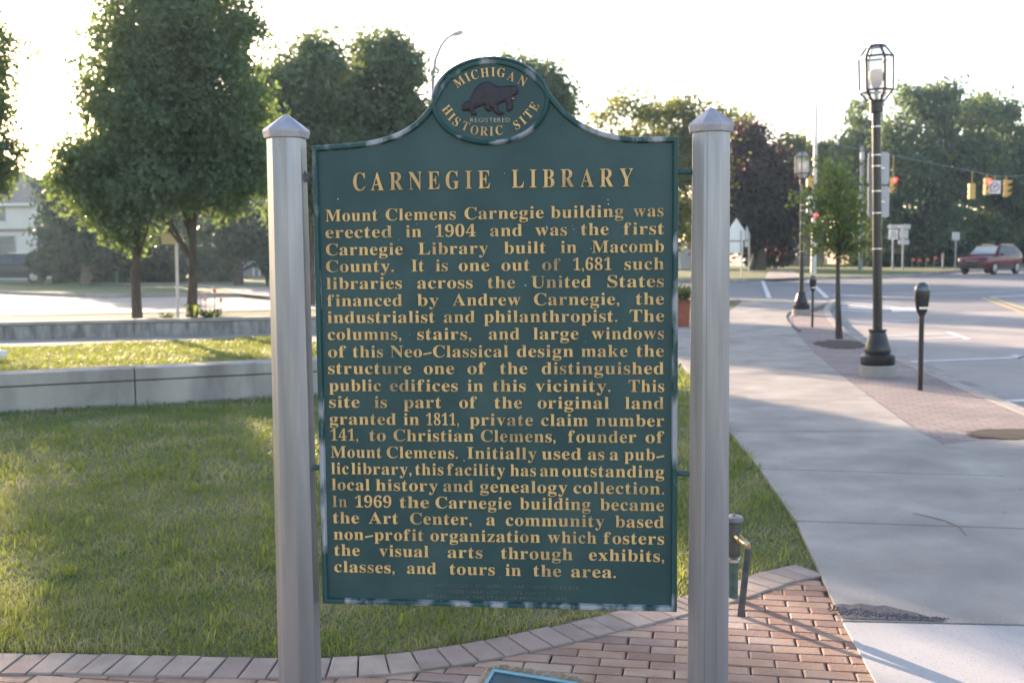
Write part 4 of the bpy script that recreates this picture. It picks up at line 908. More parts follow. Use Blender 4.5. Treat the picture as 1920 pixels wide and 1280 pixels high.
# ------------------------------------------------------------------ lamps, meters, street things
def lamp_post(label):
    t = thing('street_lamp', label, 'street lamp', group='old style lamp posts along the pavement')
    MB().lathe([(.235, -.03), (.235, .15), (.225, .16)], n=28).build('concrete_footing', MT['concrete'], t, smooth=True, local=True)
    MB().lathe([(.212, .16), (.218, .175), (.218, .275), (.195, .30), (.160, .31), (.168, .345), (.165, .375), (.142, .45), (.115, .54), (.105, .585), (.114, .60), (.114, .62), (.06, .625)], n=24).build('base', MT['black'], t, smooth=True, local=True)
    MB().lathe([(.060, .60), (.055, 3.40)], n=20).build('pole', MT['black'], t, smooth=True, local=True)
    b = MB()
    for z in (1.66, 2.12, 2.40, 2.72, 2.86, 3.22): b.lathe([(.0600, z), (.0600, z+.014)], n=20)
    b.build('steel_band', MT['band'], t, smooth=True, local=True)
    MB().lathe([(.05, 3.40), (.085, 3.405), (.085, 3.53), (.07, 3.545)], n=16).build('neck', MT['black'], t, smooth=True, local=True)
    def hexa(rr, z): return [Vector((rr*math.cos(math.pi/3*k+.66), rr*math.sin(math.pi/3*k+.66), z)) for k in range(6)]
    lv = [hexa(.10, 3.55), hexa(.205, 3.68), hexa(.212, 4.10), hexa(.11, 4.24)]
    fr = MB()
    for q in lv:
        for k in range(6): fr.bar(q[k], q[(k+1) % 6], .024)
    for a, b_ in zip(lv[:-1], lv[1:]):
        for k in range(6): fr.bar(a[k], b_[k], .022)
    lan = fr.build('lantern', MT['black'], t, local=True)
    gl = MB()
    for a, b_ in zip(lv[:-1], lv[1:]):
        for k in range(6): gl.add([a[k]*.99+Vector((0, 0, a[k].z*.01)), a[(k+1) % 6]*.99+Vector((0, 0, a[k].z*.01)), b_[(k+1) % 6]*.99+Vector((0, 0, b_[k].z*.01)), b_[k]*.99+Vector((0, 0, b_[k].z*.01))], [(0, 1, 2, 3)])
    gl.build('glass', MT['lampglass'], lan, local=True)
    MB().lathe([(.10, 4.235), (.10, 4.25), (.03, 4.27)], n=6, a0=.66).build('top_plate', MT['black'], lan, local=True)
    MB().lathe([(.025, 3.55), (.03, 3.70), (.07, 3.76), (.075, 3.79)], n=14).build('socket', MT['lampsock'], lan, smooth=True, local=True)
    MB().lathe([(.07, 3.79), (.095, 3.83), (.095, 3.92), (.06, 3.95)], n=16).build('bulb', MT['lampbulb'], lan, smooth=True, local=True)
    return t
lp = lamp_post('taller looking black lamp post nearest the view, backed by grey sign panels')
p = G(1646, 706); lp.location = (p.x, p.y, gz(p.y)); Lz = W(1642, 84, p.y).z; sc_ = (Lz-gz(p.y))/4.26; lp.scale = (sc_, sc_, sc_); lp.rotation_euler.y = rad(-1.4)
LP1 = p.copy()
l2 = copy_tree(lp); l2['label'] = 'farther small looking lamp post with clear lantern in front of the copper tree'
p = G(1502, 591); l2.location = (p.x, p.y, gz(p.y)); s2 = (W(1504, 283, p.y).z-gz(p.y))/4.26; l2.scale = (s2, s2, s2); l2.rotation_euler = (0, 0, .5)
def meter(label):
    t = thing('parking_meter', label, 'parking meter', group='parking meters along the kerb')
    MB().lathe([(.03, -.05), (.03, .92)], n=16).build('pole', MT['black'], t, smooth=True, local=True)
    mb = MB(); mb.lathe([(.035, .90), (.045, .93), (.062, .96), (.075, 1.02), (.088, 1.12), (.092, 1.19), (.09, 1.21)], n=20); h_ = mb.build('housing', MT['black'], t, smooth=True, local=True); h_.scale = (1, .72, 1)
    mb = MB(); mb.lathe([(.088, 1.205), (.084, 1.235), (.066, 1.275), (.035, 1.30), (.01, 1.305)], n=20); d_ = mb.build('dome', MT['domem'], t, smooth=True, local=True); d_.scale = (1, .72, 1)
    mb = MB(); mb.obox((0, -.062, 1.0), Vector((1, 0, 0)), Vector((0, 1, 0)), Vector((0, 0, 1)), .05, .008, .012); mb.build('coin_plate', MT['band'], t, local=True)
    return t
m1 = meter('black domed parking meter closest to the view on the brick verge'); p = G(1725, 733); m1.location = (p.x, p.y, gz(p.y)); k = (W(1726, 529, p.y).z)/1.305; m1.scale = (k, k, k)
m2 = copy_tree(m1); m2['label'] = 'far parking meter standing in front of the pale signal pole'; p = G(1523, 614); m2.location = (p.x, p.y, gz(p.y)); k = (W(1523, 516, p.y).z)/1.305; m2.scale = (k, k, k)
# the grey backs of two signs strapped to the near lamp
D = LP1.y+.075
for lab, v0, v1 in (('upper grey blank sign back strapped to the near lamp post', 285, 346), ('lower grey blank sign back strapped to the near lamp post', 349, 408)):
    a, b = W(1627, v1, D), W(1668, v0, D); cx, cz = (a.x+b.x)/2, (a.z+b.z)/2; hx, hz = (b.x-a.x)/2, (b.z-a.z)/2
    t = thing('parking_sign', lab, 'sign', (cx, D, cz), group='sign backs on the near lamp post'); rr = .035; o2 = []
    for sx_, sz_, a0 in ((1, 1, 0), (-1, 1, 90), (-1, -1, 180), (1, -1, 270)):
        for q in range(5): an = rad(a0+q*22.5); o2.append((sx_*(hx-rr)+rr*math.cos(an), sz_*(hz-rr)+rr*math.sin(an)))
    MB().prism(o2, lambda x, z: (cx+x, D+.006, cz+z), lambda x, z: (cx+x, D, cz+z)).build('plate', MT['signback'], t)
    MB().bar((cx-hx*.5, D-.012, cz), (cx+hx*.5, D-.012, cz), .03, .016).build('bracket', MT['band'], t)
# cable on the pavement
mb = MB(); mb.tube([G(u, v, .022) for u, v in ((1492, 583), (1478, 588), (1474, 594), (1477, 603), (1486, 612), (1500, 620))], .02, 6); tag(mb.build('cable', MT['cable']), 'black cable curving over the pavement beside the far lamp base', 'cable')
# tan sign back behind the left trunks
D = 27; t = thing('road_sign', 'tan rectangular sign back on a slim post between the two street tree trunks', 'sign', (W(332, 590, D).x, D, gz(D)))
a, b = W(303, 458, D), W(342, 437, D); MB().box(a.x, b.x, D, D+.02, a.z, b.z).build('plate', MT['tan'], t)
MB().tube([(W(332, 590, D).x, D+.05, gz(D)-.1), (W(330, 445, D).x, D+.05, b.z)], .04, 8).build('post', MT['polegal'], t)
# flood light in the grass
p = G(4, 676); t = thing('flood_light', 'small black flood light with bright lens in the sunlit grass at the left edge', 'flood light', (p.x, p.y, 0))
MB().box(p.x-.2, p.x-.02, p.y-.07, p.y+.07, .05, .17).build('housing', MT['black'], t, bevel=.01); MB().box(p.x-.018, p.x+.07, p.y-.065, p.y+.065, .055, .165).build('lens', MT['headl'], t, bevel=.02); MB().tube([(p.x-.1, p.y, -.05), (p.x-.1, p.y, .06)], .02, 8).build('stake', MT['black'], t)
# planter
p = G(1278, 612); t = thing('planter', 'reddish brown square planter glimpsed between the marker and right post', 'planter', (p.x, p.y, 0)); h_ = W(1278, 562, p.y).z
MB().lathe([(.20, 0), (.23, h_*.9), (.24, h_*.92), (.24, h_), (.20, h_)], (p.x, p.y, 0), 4, rad(45)).build('pot', MT['terra'], t)
r = np.random.default_rng(5); P = np.array([p.x+.02, p.y, h_+.12])+r.normal(size=(700, 3))*np.array([.14, .14, .09]); V, Fc = leaves(P, .07, r); npmesh('plant', V, Fc, 4, MT['leafL'], t, off=(p.x, p.y, 0))
# hydrant
p = G(168, 531); t = thing('fire_hydrant', 'small red and white fire hydrant on the far lawn', 'fire hydrant', (p.x, p.y, p.z)); z = p.z; k = 1.0
MB().lathe([(.16, z), (.16, z+.05), (.11, z+.06), (.11, z+.42)], (p.x, p.y, 0), 14).build('barrel', MT['hydr'], t, smooth=True)
MB().lathe([(.15, z+.42), (.15, z+.46), (.13, z+.52), (.08, z+.62), (.03, z+.66), (.03, z+.71)], (p.x, p.y, 0), 14).build('bonnet', MT['hydw'], t, smooth=True)
for s in (-1, 1): MB().tube([(p.x, p.y, z+.33), (p.x+s*.19, p.y, z+.33)], .065, 10).build('outlet', MT['hydw'], t, smooth=True)
p = G(219, 531); t = thing('marker_post', 'thin pale green marker post on the far lawn right of the hydrant', 'post', p); MB().box(p.x-.06, p.x+.06, p.y-.03, p.y+.03, p.z-.1, W(219, 510, p.y).z-.03).build('shaft', MT['greenpost'], t); MB().box(p.x-.065, p.x+.065, p.y-.035, p.y+.035, W(219, 510, p.y).z-.03, W(219, 510, p.y).z).build('cap', MT['hydw'], t)
# tall street light behind the medallion
D = 46; t = thing('highway_light', 'thin curved arm street light rising above the medallion', 'street light', (W(812, 500, D).x, D, gz(D)))
pts = [W(813, 540, D), W(812, 300, D), W(811, 180, D), W(812, 140, D), W(817, 110, D), W(827, 86, D), W(838, 72, D), W(850, 65, D)]; pts[0].z = gz(D)-.1
MB().tube(pts, [.10, .09, .08, .075, .07, .065, .06, .06], 8).build('pole', MT['woodpole'], t, smooth=True)
a, b = W(847, 66, D), W(869, 60, D); MB().tube([a, a.lerp(b, .3), a.lerp(b, .8), b], [.05, .11, .11, .05], 10).build('lamp_head', MT['signback'], t, smooth=True)
# signal pole, span wire and heads
D = 66
def wire_y(u):
    K_ = [(1400, 250), (1530, 264), (1671, 291), (1821, 321), (1865, 330), (1895, 331), (1920, 328), (2300, 250)]
    for (a, va), (b, vb) in zip(K_[:-1], K_[1:]):
        if a <= u <= b: return va+(vb-va)*(u-a)/(b-a)
t = thing('signal_pole', 'tall pale steel pole rising behind the far parking meter', 'pole', (W(1525, 520, D).x, D, gz(D)))
tp_ = W(1530.5, 196, D); MB().tube([(W(1525, 520, D).x, D, gz(D)-.1), tp_], [.19, .09], 12).build('shaft', MT['polegal'], t, smooth=True)
mb = MB()
for v in (300, 420, 450): q = W(1527, v, D); mb.lathe([(.19, q.z), (.19, q.z+.06)], (q.x, D, 0), 12)
mb.build('band', MT['band'], t, smooth=True)
for lab, (u, v), red in (('small pedestrian signal high on the pale signal pole', (1519, 340), False), ('lower pedestrian signal box with a red light on the pale pole', (1519, 384), True)):
    q = W(u, v, D-.3); s = thing('pedestrian_signal', lab, 'traffic signal', q); hh = .36 if not red else .62
    MB().box(q.x-.2, q.x+.2, q.y-.14, q.y+.14, q.z-hh, q.z+hh).build('housing', MT['yellow'] if not red else MT['signback'], s, bevel=.03)
    if red:
        q2 = W(1530, 403, D-.45); MB().lathe([(.10, -.03), (.10, .03)], (q2.x, q2.y, q2.z), 12).build('lens', MT['redlit'], s)
        MB().box(q.x-.17, q.x+.17, q.y-.20, q.y-.142, q.z+.05, q.z+.5).build('visor', MT['band'], s)
mb = MB(); wp = [W(u, wire_y(u), D) for u in (1530.2, 1600, 1671, 1750, 1821, 1845, 1865, 1895, 1920, 2000, 2150, 2300)]; mb.tube(wp, .02, 5); tag(mb.build('span_wire', MT['woodpole']), 'thin span wire carrying the hanging traffic signals', 'wire')
def signal(label, u, vt, vb, yaw, lit=False, wd=.30):
    c = W(u, (vt+vb)/2, D); H = W(u, vt, D).z-W(u, vb, D).z; t = thing('traffic_signal', label, 'traffic signal', (c.x, c.y, c.z), group='signals on the span wire'); wz = W(u, wire_y(u), D).z
    f = Vector((math.sin(yaw), -math.cos(yaw), 0)); s = Vector((f.y, -f.x, 0)); up = Vector((0, 0, 1))
    h3 = H/3
    mb = MB()
    for k in (-1, 0, 1): mb.obox(c+up*(k*h3), s, f, up, wd/2, .13, h3/2-.012)
    mb.obox(c-f*.02, s, f, up, wd/2-.03, .09, H/2-.01)
    ho = mb.build('housing', MT['yellow'], t, bevel=.03)
    for k in (1, 0, -1):
        ce = c+up*(k*h3)+f*.135; mb = MB(); mb.tube([ce, ce+f*.012], .115, 14); mb.build('lens', MT['redlit'] if (lit and k == 1) else MT['darklens'], t)
        vs, fs = [], []
        for q in range(11):
            a = rad(-25+q*23); o_ = s*(math.cos(a)*.135)+up*(math.sin(a)*.135); vs += [ce+o_, ce+o_*.98+f*(.24 if 2 < q < 8 else .15)]
        for q in range(10): fs.append((2*q, 2*q+1, 2*q+3, 2*q+2))
        MB().add(vs, fs).build('visor', MT['yellow'], t)
    MB().tube([(c.x, c.y, c.z+H/2), (c.x, c.y, wz)], .03, 6).build('hanger', MT['yellow'], t)
signal('yellow signal head on a long hanger seen from its back', 1822, 344, 374, rad(178), wd=.38)
signal('signal head showing a red light beside the square no turn sign', 1850, 334, 366, rad(14), True)
signal('yellow signal head seen side on with visors pointing right', 1886, 337, 370, rad(62))
signal('signal head with a red light just right of the near lamp post', 1674, 333, 362, rad(12), True)
c = W(1865, 351, D-.2); t = thing('turn_sign', 'white square no turn sign hanging between two signals', 'sign', c); hs = .37
MB().box(c.x-hs, c.x+hs, c.y, c.y+.02, c.z-hs*1.08, c.z+hs*1.08).build('plate', MT['signwhite'], t)
mb = MB(); n = 28
for k in range(n):
    a, b = 2*math.pi*k/n, 2*math.pi*(k+1)/n; R1, R2 = .29, .235; mb.add([(c.x+R*math.cos(q), c.y-.006, c.z+R*math.sin(q)) for R, q in ((R1, a), (R1, b), (R2, b), (R2, a))], [(0, 1, 2, 3)])
mb.bar((c.x-.19, c.y-.007, c.z+.19), (c.x+.19, c.y-.007, c.z-.19), .05, .004); mb.build('prohibition_ring', MT['signred'], t)
mb = MB(); mb.box(c.x-.07, c.x-.02, c.y-.004, c.y-.002, c.z-.16, c.z+.06); mb.box(c.x-.07, c.x+.1, c.y-.0045, c.y-.0025, c.z+.06, c.z+.11); mb.add([(c.x+.1, c.y-.004, c.z+.02), (c.x+.19, c.y-.004, c.z+.085), (c.x+.1, c.y-.004, c.z+.15)], [(0, 1, 2)]); mb.build('turn_arrow', MT['signblack'], t)
MB().tube([(c.x, c.y+.03, c.z+hs), (c.x, c.y+.03, W(1865, wire_y(1865), D).z)], .025, 6).build('hanger', MT['yellow'], t)
# grey pole right of the young tree
D = 74; q = W(1617, 275, D); t = thing('utility_pole', 'bluish grey pole standing just left of the near lamp post', 'pole', (q.x, D, gz(D))); MB().tube([(q.x, D, gz(D)-.1), (q.x, D, q.z)], [.15, .12], 10).build('shaft', MT['woodpole'], t); MB().lathe([(.14, q.z-.9), (.15, q.z-.85), (.15, q.z-.4)], (q.x, D, 0), 10).build('collar', MT['signback'], t)
# school-crossing sign backs
def pentagon(label, u0, u1, vt, vs_, vm, vb, base, d, rz, plate=True):
    c = W((u0+u1)/2, vb, d); k = d/FOC; wdt = (u1-u0)*k/max(.2, math.cos(rz)); z = lambda v: W((u0+u1)/2, v, d).z
    t = thing('crossing_sign', label, 'sign', (c.x, d, gz(d)), group='pentagon sign backs'); ax = Vector((math.cos(rz), math.sin(rz), 0)); ay = Vector((-ax.y, ax.x, 0))
    o2 = [(-wdt/2, z(vm)), (wdt/2, z(vm)), (wdt/2, z(vs_)), (0, z(vt)), (-wdt/2, z(vs_))]; O = Vector((c.x, d, 0))
    MB().prism(o2, lambda x, h: O+ax*x+ay*.02+Vector((0, 0, h)), lambda x, h: O+ax*x+Vector((0, 0, h))).build('pentagon_plate', MT['pale'], t)
    if plate: MB().prism([(-wdt/2, z(vb)), (wdt/2*.85, z(vb)), (wdt/2*.85, z(vm)-.06), (-wdt/2, z(vm)-.06)], lambda x, h: O+ax*x+ay*.02+Vector((0, 0, h)), lambda x, h: O+ax*x+Vector((0, 0, h))).build('lower_plate', MT['pale'], t)
    pb_ = O+ax*(wdt*.32)+ay*(-.06); MB().tube([(pb_.x, pb_.y, gz(d)-.1), (pb_.x, pb_.y, z(vs_))], .05, 8).build('post', MT['polegal'], t)
pentagon('larger pale pentagon sign back with plate below beside the right post', 1365, 1396, 409, 432, 451, 475, 525, 62, .15)
pentagon('narrow angled pentagon sign back behind the larger one', 1394, 1407, 423, 436, 450, 463, 500, 72, 1.1)
# route signs
def boardsign(name, label, d, boards, posts, group=None):
    u = np.mean([p_[0] for p_ in posts]); t = thing(name, label, 'sign', (W(u, 480, d).x, d, gz(d)), group=group)
    for (u0, v0, u1, v1, m, nm) in boards:
        a, b = W(u0, v1, d), W(u1, v0, d); MB().box(a.x, b.x, d, d+.02, a.z, b.z).build(nm, MT[m], t)
    for (u_, v_) in posts: q = W(u_, v_, d+.06); MB().box(q.x-.05, q.x+.05, d+.022, d+.10, gz(d)-.1, q.z).build('post', MT['woodpole'], t)
    return t
d = 73
t = boardsign('route_sign', 'white lettered sign below a left arrow plate right of the near lamp', d, [(1666, 421.5, 1688, 428, 'signwhite', 'arrow_plate'), (1666, 430.5, 1684, 449, 'signwhite', 'plate')], [(1675, 430)])
a = W(1666, 424.7, d-.01); MB().add([(a.x-.12, d-.004, a.z), (a.x+.16, d-.004, a.z+.20), (a.x+.16, d-.004, a.z-.20)], [(0, 1, 2)]).build('arrow', MT['signwhite'], t)
mb = MB()
for v, u0, u1 in ((435.5, 1671, 1679), (440, 1671, 1682), (444.5, 1669, 1682)): a, b = W(u0, v+.9, d-.008), W(u1, v-.9, d-.008); mb.box(a.x, b.x, d-.008, d-.003, a.z, b.z)
a, b = W(1671, 425.5, d-.008), W(1684, 423.8, d-.008); mb.box(a.x, b.x, d-.008, d-.003, a.z, b.z); mb.build('lettering', MT['hbrick'], t)
boardsign('route_sign', 'grey stacked route sign backs on one post beside the white lettered sign', d+.8, [(1689, 420.5, 1707.5, 429.5, 'signback', 'top_plate'), (1687, 430.5, 1703.5, 447.5, 'signback', 'plate'), (1684.5, 449, 1705, 458.5, 'signback', 'lower_plate')], [(1694, 425)])
boardsign('road_sign', 'lone square grey sign on a thin post before the dark conical bush', d+4, [(1785, 435, 1800, 450, 'signback', 'plate')], [(1792.5, 440)])
t = boardsign('marker_post', 'short pale post with reddish top on the lawn left of the lone sign', d, [(1765.5, 474, 1770.5, 482, 'tanbrick', 'plate')], [(1768, 480)])
for i, (u, v, b_) in enumerate(((1710, 487, 496), (1722, 488, 497), (1737, 487, 495), (1752, 484, 493))):
    q = W(u, v, d+2); t = thing('yard_flag', ('first', 'second', 'third', 'fourth')[i]+' tiny red yard flag from the route signs along the far lawn', 'flag', (q.x, d+2, gz(d+2)), group='tiny red flags on the far lawn')
    MB().tube([(q.x, d+2, gz(d+2)-.05), (q.x, d+2, q.z+.1)], .012, 5).build('wire', MT['woodpole'], t); MB().box(q.x, q.x+.2, d+1.99, d+2.01, q.z-.08, q.z+.1).build('cloth', MT['flag'], t)

# ------------------------------------------------------------------ cars
def wheel(t, x, y, z, r_, wd, side):
    w_ = bpy.data.objects.new('wheel', None); COL.objects.link(w_); w_.parent = t; w_.location = (x, y, z)
    def cyl(pr, nm, m):
        mb = MB(); n = 20; vs = []; fs = []
        for rr, yy in pr:
            for k in range(n): a = 2*math.pi*k/n; vs.append((rr*math.cos(a), yy*side, rr*math.sin(a)))
        for i in range(len(pr)-1):
            for k in range(n): fs.append((i*n+k, i*n+(k+1) % n, (i+1)*n+(k+1) % n, (i+1)*n+k))
        fs.append(tuple(range(n))); fs.append(tuple((len(pr)-1)*n+k for k in range(n))); mb.add(vs, fs).build(nm, MT[m], w_, smooth=True, local=True)
    cyl([(r_*.9, -wd/2), (r_, -wd*.3), (r_, wd*.3), (r_*.93, wd/2)], 'tyre', 'tyre'); cyl([(r_*.62, 0), (r_*.66, wd*.5+.004), (r_*.5, wd*.5+.012), (r_*.15, wd*.5+.02)], 'rim', 'rim')
def suv(label, paint, loc, rz):
    """x is forward"""
    t = thing('parked_car' if paint == 'cardark' else 'car', label, 'car', loc, rz); HW = .88
    def loft(secs, nm, m, smooth=True):      # secs: list of (x, [(y half, z)...])
        mb = MB(); k = len(secs[0][1])*2; vs = []
        for x, pr in secs: vs += [(x, y, z) for y, z in pr] + [(x, -y, z) for y, z in pr[::-1]]
        fs = [(i*k+j, i*k+(j+1) % k, (i+1)*k+(j+1) % k, (i+1)*k+j) for i in range(len(secs)-1) for j in range(k)]
        fs += [tuple(range(k)), tuple((len(secs)-1)*k+j for j in range(k))]; return mb.add(vs, fs).build(nm, MT[m], t, smooth=smooth, local=True)
    def sec(x, wd, zb, zs, zt): return (x, [(wd*.9, zb), (wd, zb+.12), (wd, zs-.12), (wd*.96, zs), (wd*.82, zt)])
    loft([sec(2.18, .70, .42, .80, .84), sec(2.05, .84, .34, .90, .96), sec(1.5, HW, .30, .98, 1.03), sec(.95, HW, .30, 1.02, 1.08), sec(0, HW, .30, 1.04, 1.07), sec(-1.6, HW, .32, 1.05, 1.07), sec(-2.12, .82, .38, 1.02, 1.05), sec(-2.2, .74, .5, .98, 1.0)], 'body', paint)
    def cs_(x, wb, wt, zt): return (x, [(wb, 1.05), (wb*.99, 1.12), (wt, zt-.06), (wt*.9, zt)])
    loft([cs_(1.02, .78, .74, 1.12), cs_(.35, .80, .66, 1.58), cs_(.1, .81, .66, 1.64), cs_(-1.5, .81, .65, 1.64), cs_(-1.85, .80, .66, 1.52), cs_(-2.15, .78, .72, 1.12)], 'cabin', paint)
    for s in (-1, 1):
        for q, nm in (([(.75, 1.10), (.28, 1.52), (-.30, 1.54), (-.30, 1.10)], 'side_window'), ([(-.36, 1.10), (-.36, 1.54), (-1.12, 1.53), (-1.12, 1.10)], 'side_window'), ([(-1.2, 1.10), (-1.2, 1.53), (-1.62, 1.48), (-1.9, 1.14)], 'rear_window')):
            mb = MB(); mb.add([(x, s*(.812-(z-1.10)*.30), z) for x, z in q], [(0, 1, 2, 3)]).build(nm, MT['carglass'], t, local=True)
        wheel(t, 1.35, s*.80, .34, .34, .22, s); wheel(t, -1.32, s*.80, .34, .34, .22, s)
        MB().box(1.98, 2.16, s*.52-.16, s*.52+.16, .70, .86).build('headlight', MT['headl'], t, bevel=.03, local=True)
        MB().box(-2.2, -2.08, s*.66-.10, s*.66+.10, .80, 1.05).build('tail_light', MT['taill'], t, bevel=.02, local=True)
        MB().box(.55, .75, s*.95-.08, s*.95+.08, 1.06, 1.18).build('mirror', MT['cladding'], t, bevel=.03, local=True)
        MB().bar((.0, s*.56, 1.68), (-1.5, s*.56, 1.67), .04).build('roof_rail', MT['band'], t, local=True)
        MB().box(-1.0, 1.05, s*.84, s*.895, .28, .46).build('sill', MT['cladding'], t, bevel=.02, local=True)
    MB().add([(1.0, -.70, 1.13), (1.0, .70, 1.13), (.40, .60, 1.575), (.40, -.60, 1.575)], [(0, 1, 2, 3)]).build('windscreen', MT['windscreen'], t, local=True).location = (.03, 0, .012)
    MB().box(1.9, 2.24, -.74, .74, .34, .60).build('front_bumper', MT['cladding'], t, bevel=.06, local=True)
    MB().box(-2.26, -1.95, -.74, .74, .38, .62).build('rear_bumper', MT['cladding'], t, bevel=.06, local=True)
    MB().box(2.08, 2.20, -.34, .34, .66, .80).build('grille', MT['signblack'], t, bevel=.01, local=True)
    MB().box(2.19, 2.21, -.36, .36, .745, .775).build('grille_bar', MT['band'], t, local=True)
    return t
d = 66.5; q = W(1857, 512, d); sv_ = suv('red compact suv crossing the intersection with dark lower bumper', 'carred', (q.x, d, gz(d)+RZ), math.pi+rad(40)); sv_.scale = (1.1, 1.1, 1.08)
d = 60; q = W(22, 505, d); suv('dark parked car in the driveway before the white two storey house', 'cardark', (q.x, d, gz(d)+.03), math.pi+rad(12))

# ------------------------------------------------------------------ houses
def window(t, x0, x1, z0, z1, y, fm='wframe', nx=1, nz=2, panes='pane'):
    fw = .07; mb = MB(); mb.box(x0, x1, y-.05, y+.02, z0, z0+fw); mb.box(x0, x1, y-.05, y+.02, z1-fw, z1); mb.box(x0, x0+fw, y-.05, y+.02, z0+fw, z1-fw); mb.box(x1-fw, x1, y-.05, y+.02, z0+fw, z1-fw)
    for k in range(1, nz): zz = z0+(z1-z0)*k/nz; mb.box(x0+fw, x1-fw, y-.04, y+.018, zz-.025, zz+.025)
    for k in range(1, nx): xx = x0+(x1-x0)*k/nx; mb.box(xx-.03, xx+.03, y-.042, y+.019, z0+fw, z1-fw)
    f = mb.build('window', MT[fm], t); MB().box(x0+fw, x1-fw, y-.012, y-.004, z0+fw, z1-fw).build('pane', MT[panes], f)
def house(name, label, d, u0, u1, vt, dep, wall, roofm, rh, wins, base=0.0, over=.4, gable_front=False, extra=None):
    a, b = W(u0, 500, d), W(u1, 500, d); z0 = gz(d); z1 = W(u0 if u0 > 0 else u1, vt, d).z
    t = thing(name, label, 'house', ((a.x+b.x)/2, d+dep/2, z0)); MB().box(a.x, b.x, d, d+dep, z0-.3, z1).build('wall', MT[wall], t)
    x0, x1, y0, y1 = a.x-over, b.x+over, d-over, d+dep+over; zr = z1+rh; mb = MB()
    if gable_front: xm = (x0+x1)/2; mb.add([(x0, y0, z1), (x1, y0, z1), (x1, y1, z1), (x0, y1, z1), (xm, y0, zr), (xm, y1, zr)], [(0, 1, 4), (2, 3, 5), (1, 2, 5, 4), (3, 0, 4, 5), (3, 2, 1, 0)])
    else: ym = (y0+y1)/2; e = min(dep/2, (x1-x0)/3); mb.add([(x0, y0, z1), (x1, y0, z1), (x1, y1, z1), (x0, y1, z1), (x0+e, ym, zr), (x1-e, ym, zr)], [(0, 1, 5, 4), (1, 2, 5), (2, 3, 4, 5), (3, 0, 4), (3, 2, 1, 0)])
    mb.build('roof', MT[roofm], t)
    MB().box(x0, x1, y0-.03, y0+.02, z1-.16, z1-.005).build('fascia', MT['wwhite'], t)
    for wn in wins:
        p_, q_ = W(wn[0], wn[3], d), W(wn[2], wn[1], d); window(t, p_.x, q_.x, p_.z, q_.z, d-.03, *wn[4:])
    return t
hs = house('house', 'white sided two storey house at the left edge', 68, -190, 71, 381, 9, 'siding', 'roofb', 2.4, [(-22, 386, 9, 415, 'wframe', 1, 2), (-2, 442, 28, 480, 'wframe', 2, 2), (-120, 386, -90, 415, 'wframe', 1, 2)])
q = W(0, 431, 68); a, b = W(-190, 431, 68), W(72, 431, 68); MB().box(a.x, b.x, 67.9, 67.995, q.z-.12, q.z+.05).build('trim_board', MT['roofb'], hs)
hs = house('house', 'pale blue and white house with porch steps behind the small spreading tree', 76, 352, 620, 410, 9, 'bluesiding', 'roof', 2.6, [(366, 425, 384, 460, 'wwhite', 1, 2), (520, 430, 545, 465, 'wwhite', 1, 2)])
D = 72
for k in range(5):
    a, b = W(438+k*6, 505-k*4, D), W(520, 505-k*4, D); MB().box(a.x, b.x, D+k*.3, D+1.5+k*.01, gz(D)-.1, gz(D)+.18*(k+1)).build('step', MT['concrete'], hs)
mb = MB()
for u, vb, vt in ((436, 508, 485), (443, 506, 482), (475, 500, 462), (486, 500, 455), (500, 500, 448)):
    a, b = W(u, vb, D-.1), W(u, vt, D-.1); mb.box(a.x-.06, a.x+.06, D-.16, D-.04, gz(D)-.1, b.z)
mb.bar(W(436, 486, D-.1), W(505, 446, D-.1), .1); mb.bar(W(436, 497, D-.1), W(505, 462, D-.1), .08); mb.build('porch_railing', MT['wwhite'], hs)
house('house', 'low tan brick house with grey roof behind the dark bush', 92, 1395, 1545, 458, 9, 'tanbrick', 'roof', 2.2, [(1420, 464, 1440, 480, 'wwhite', 2, 1), (1490, 464, 1512, 482, 'wwhite', 1, 1)])
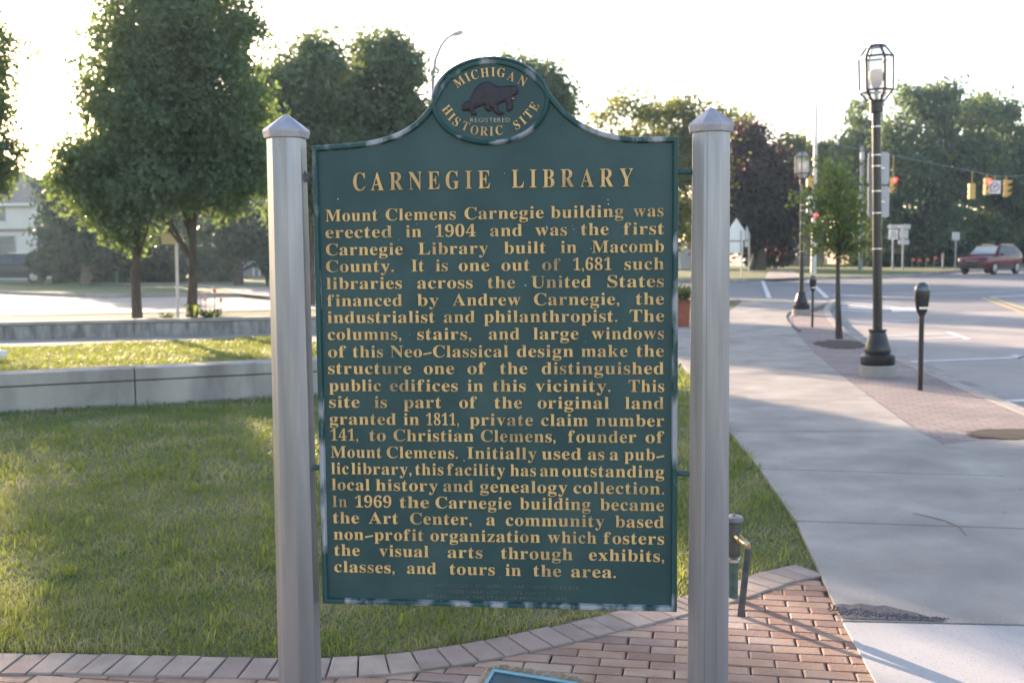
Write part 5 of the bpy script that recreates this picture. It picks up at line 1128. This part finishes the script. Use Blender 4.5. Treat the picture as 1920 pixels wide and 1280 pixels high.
house('house', 'house with white trimmed windows under the oak behind the route signs', 96, 1600, 1745, 440, 9, 'tanbrick', 'roofb', 2.4, [(1658, 452, 1678, 478, 'wwhite', 2, 1), (1700, 452, 1718, 478, 'wwhite', 1, 1)])
hs = house('house', 'red brick gabled house with white columns above the red car', 98, 1858, 1990, 436, 9, 'hbrick', 'roofb', 2.2, [(1875, 448, 1886, 470, 'wwhite', 1, 2)], gable_front=True)
mb = MB()
for u in (1864, 1900, 1930): a, b = W(u, 490, 96.5), W(u, 434, 96.5); mb.box(a.x-.22, a.x+.22, 96.3, 96.7, gz(96)-.1, b.z)
mb.build('column', MT['wwhite'], hs)
house('house', 'small cream gabled house left of the red brick one', 100, 1815, 1862, 452, 8, 'siding', 'roof', 1.8, [], gable_front=True)
# white fence with open top
D = 82; a, b = W(1180, 500, D), W(1345, 500, D); t = thing('white_fence', 'white board fence with open lattice top glimpsed beside the right post', 'fence', ((a.x+b.x)/2, D, gz(D))); zt_, zm, zl = W(1283, 456, D).z, W(1283, 464, D).z, gz(D)
mb = MB(); x = a.x
while x < b.x: mb.box(x, x+.95, D, D+.04, zl-.05, zm); x += .97
mb.build('board_panel', MT['wwhite'], t); mb = MB(); mb.box(a.x, b.x, D-.01, D+.05, zt_-.08, zt_); x = a.x
while x < b.x: mb.box(x, x+.06, D, D+.04, zm, zt_-.08); x += .32
mb.build('lattice', MT['wwhite'], t)
MB().box(a.x, a.x+.12, D-.05, D+.09, zl-.1, zt_+.1).build('post', MT['wwhite'], t)

# ------------------------------------------------------------------ haze: thin volume added to stand in for the lens flare's veil
hm = bpy.data.materials.new('haze_air'); hm.use_nodes = True; ht = hm.node_tree; ht.nodes.remove(ht.nodes['Principled BSDF'])
pv = ht.nodes.new('ShaderNodeVolumePrincipled'); pv.inputs['Color'].default_value = (0.55, 0.80, 1.0, 1); pv.inputs['Density'].default_value = HAZE; pv.inputs['Anisotropy'].default_value = 0.55
ht.links.new(pv.outputs[0], ht.nodes['Material Output'].inputs['Volume'])
hz_ = MB().box(-170, 190, -16, 190, -1.3, 24).build('haze', hm); tag(hz_, kind='stuff')
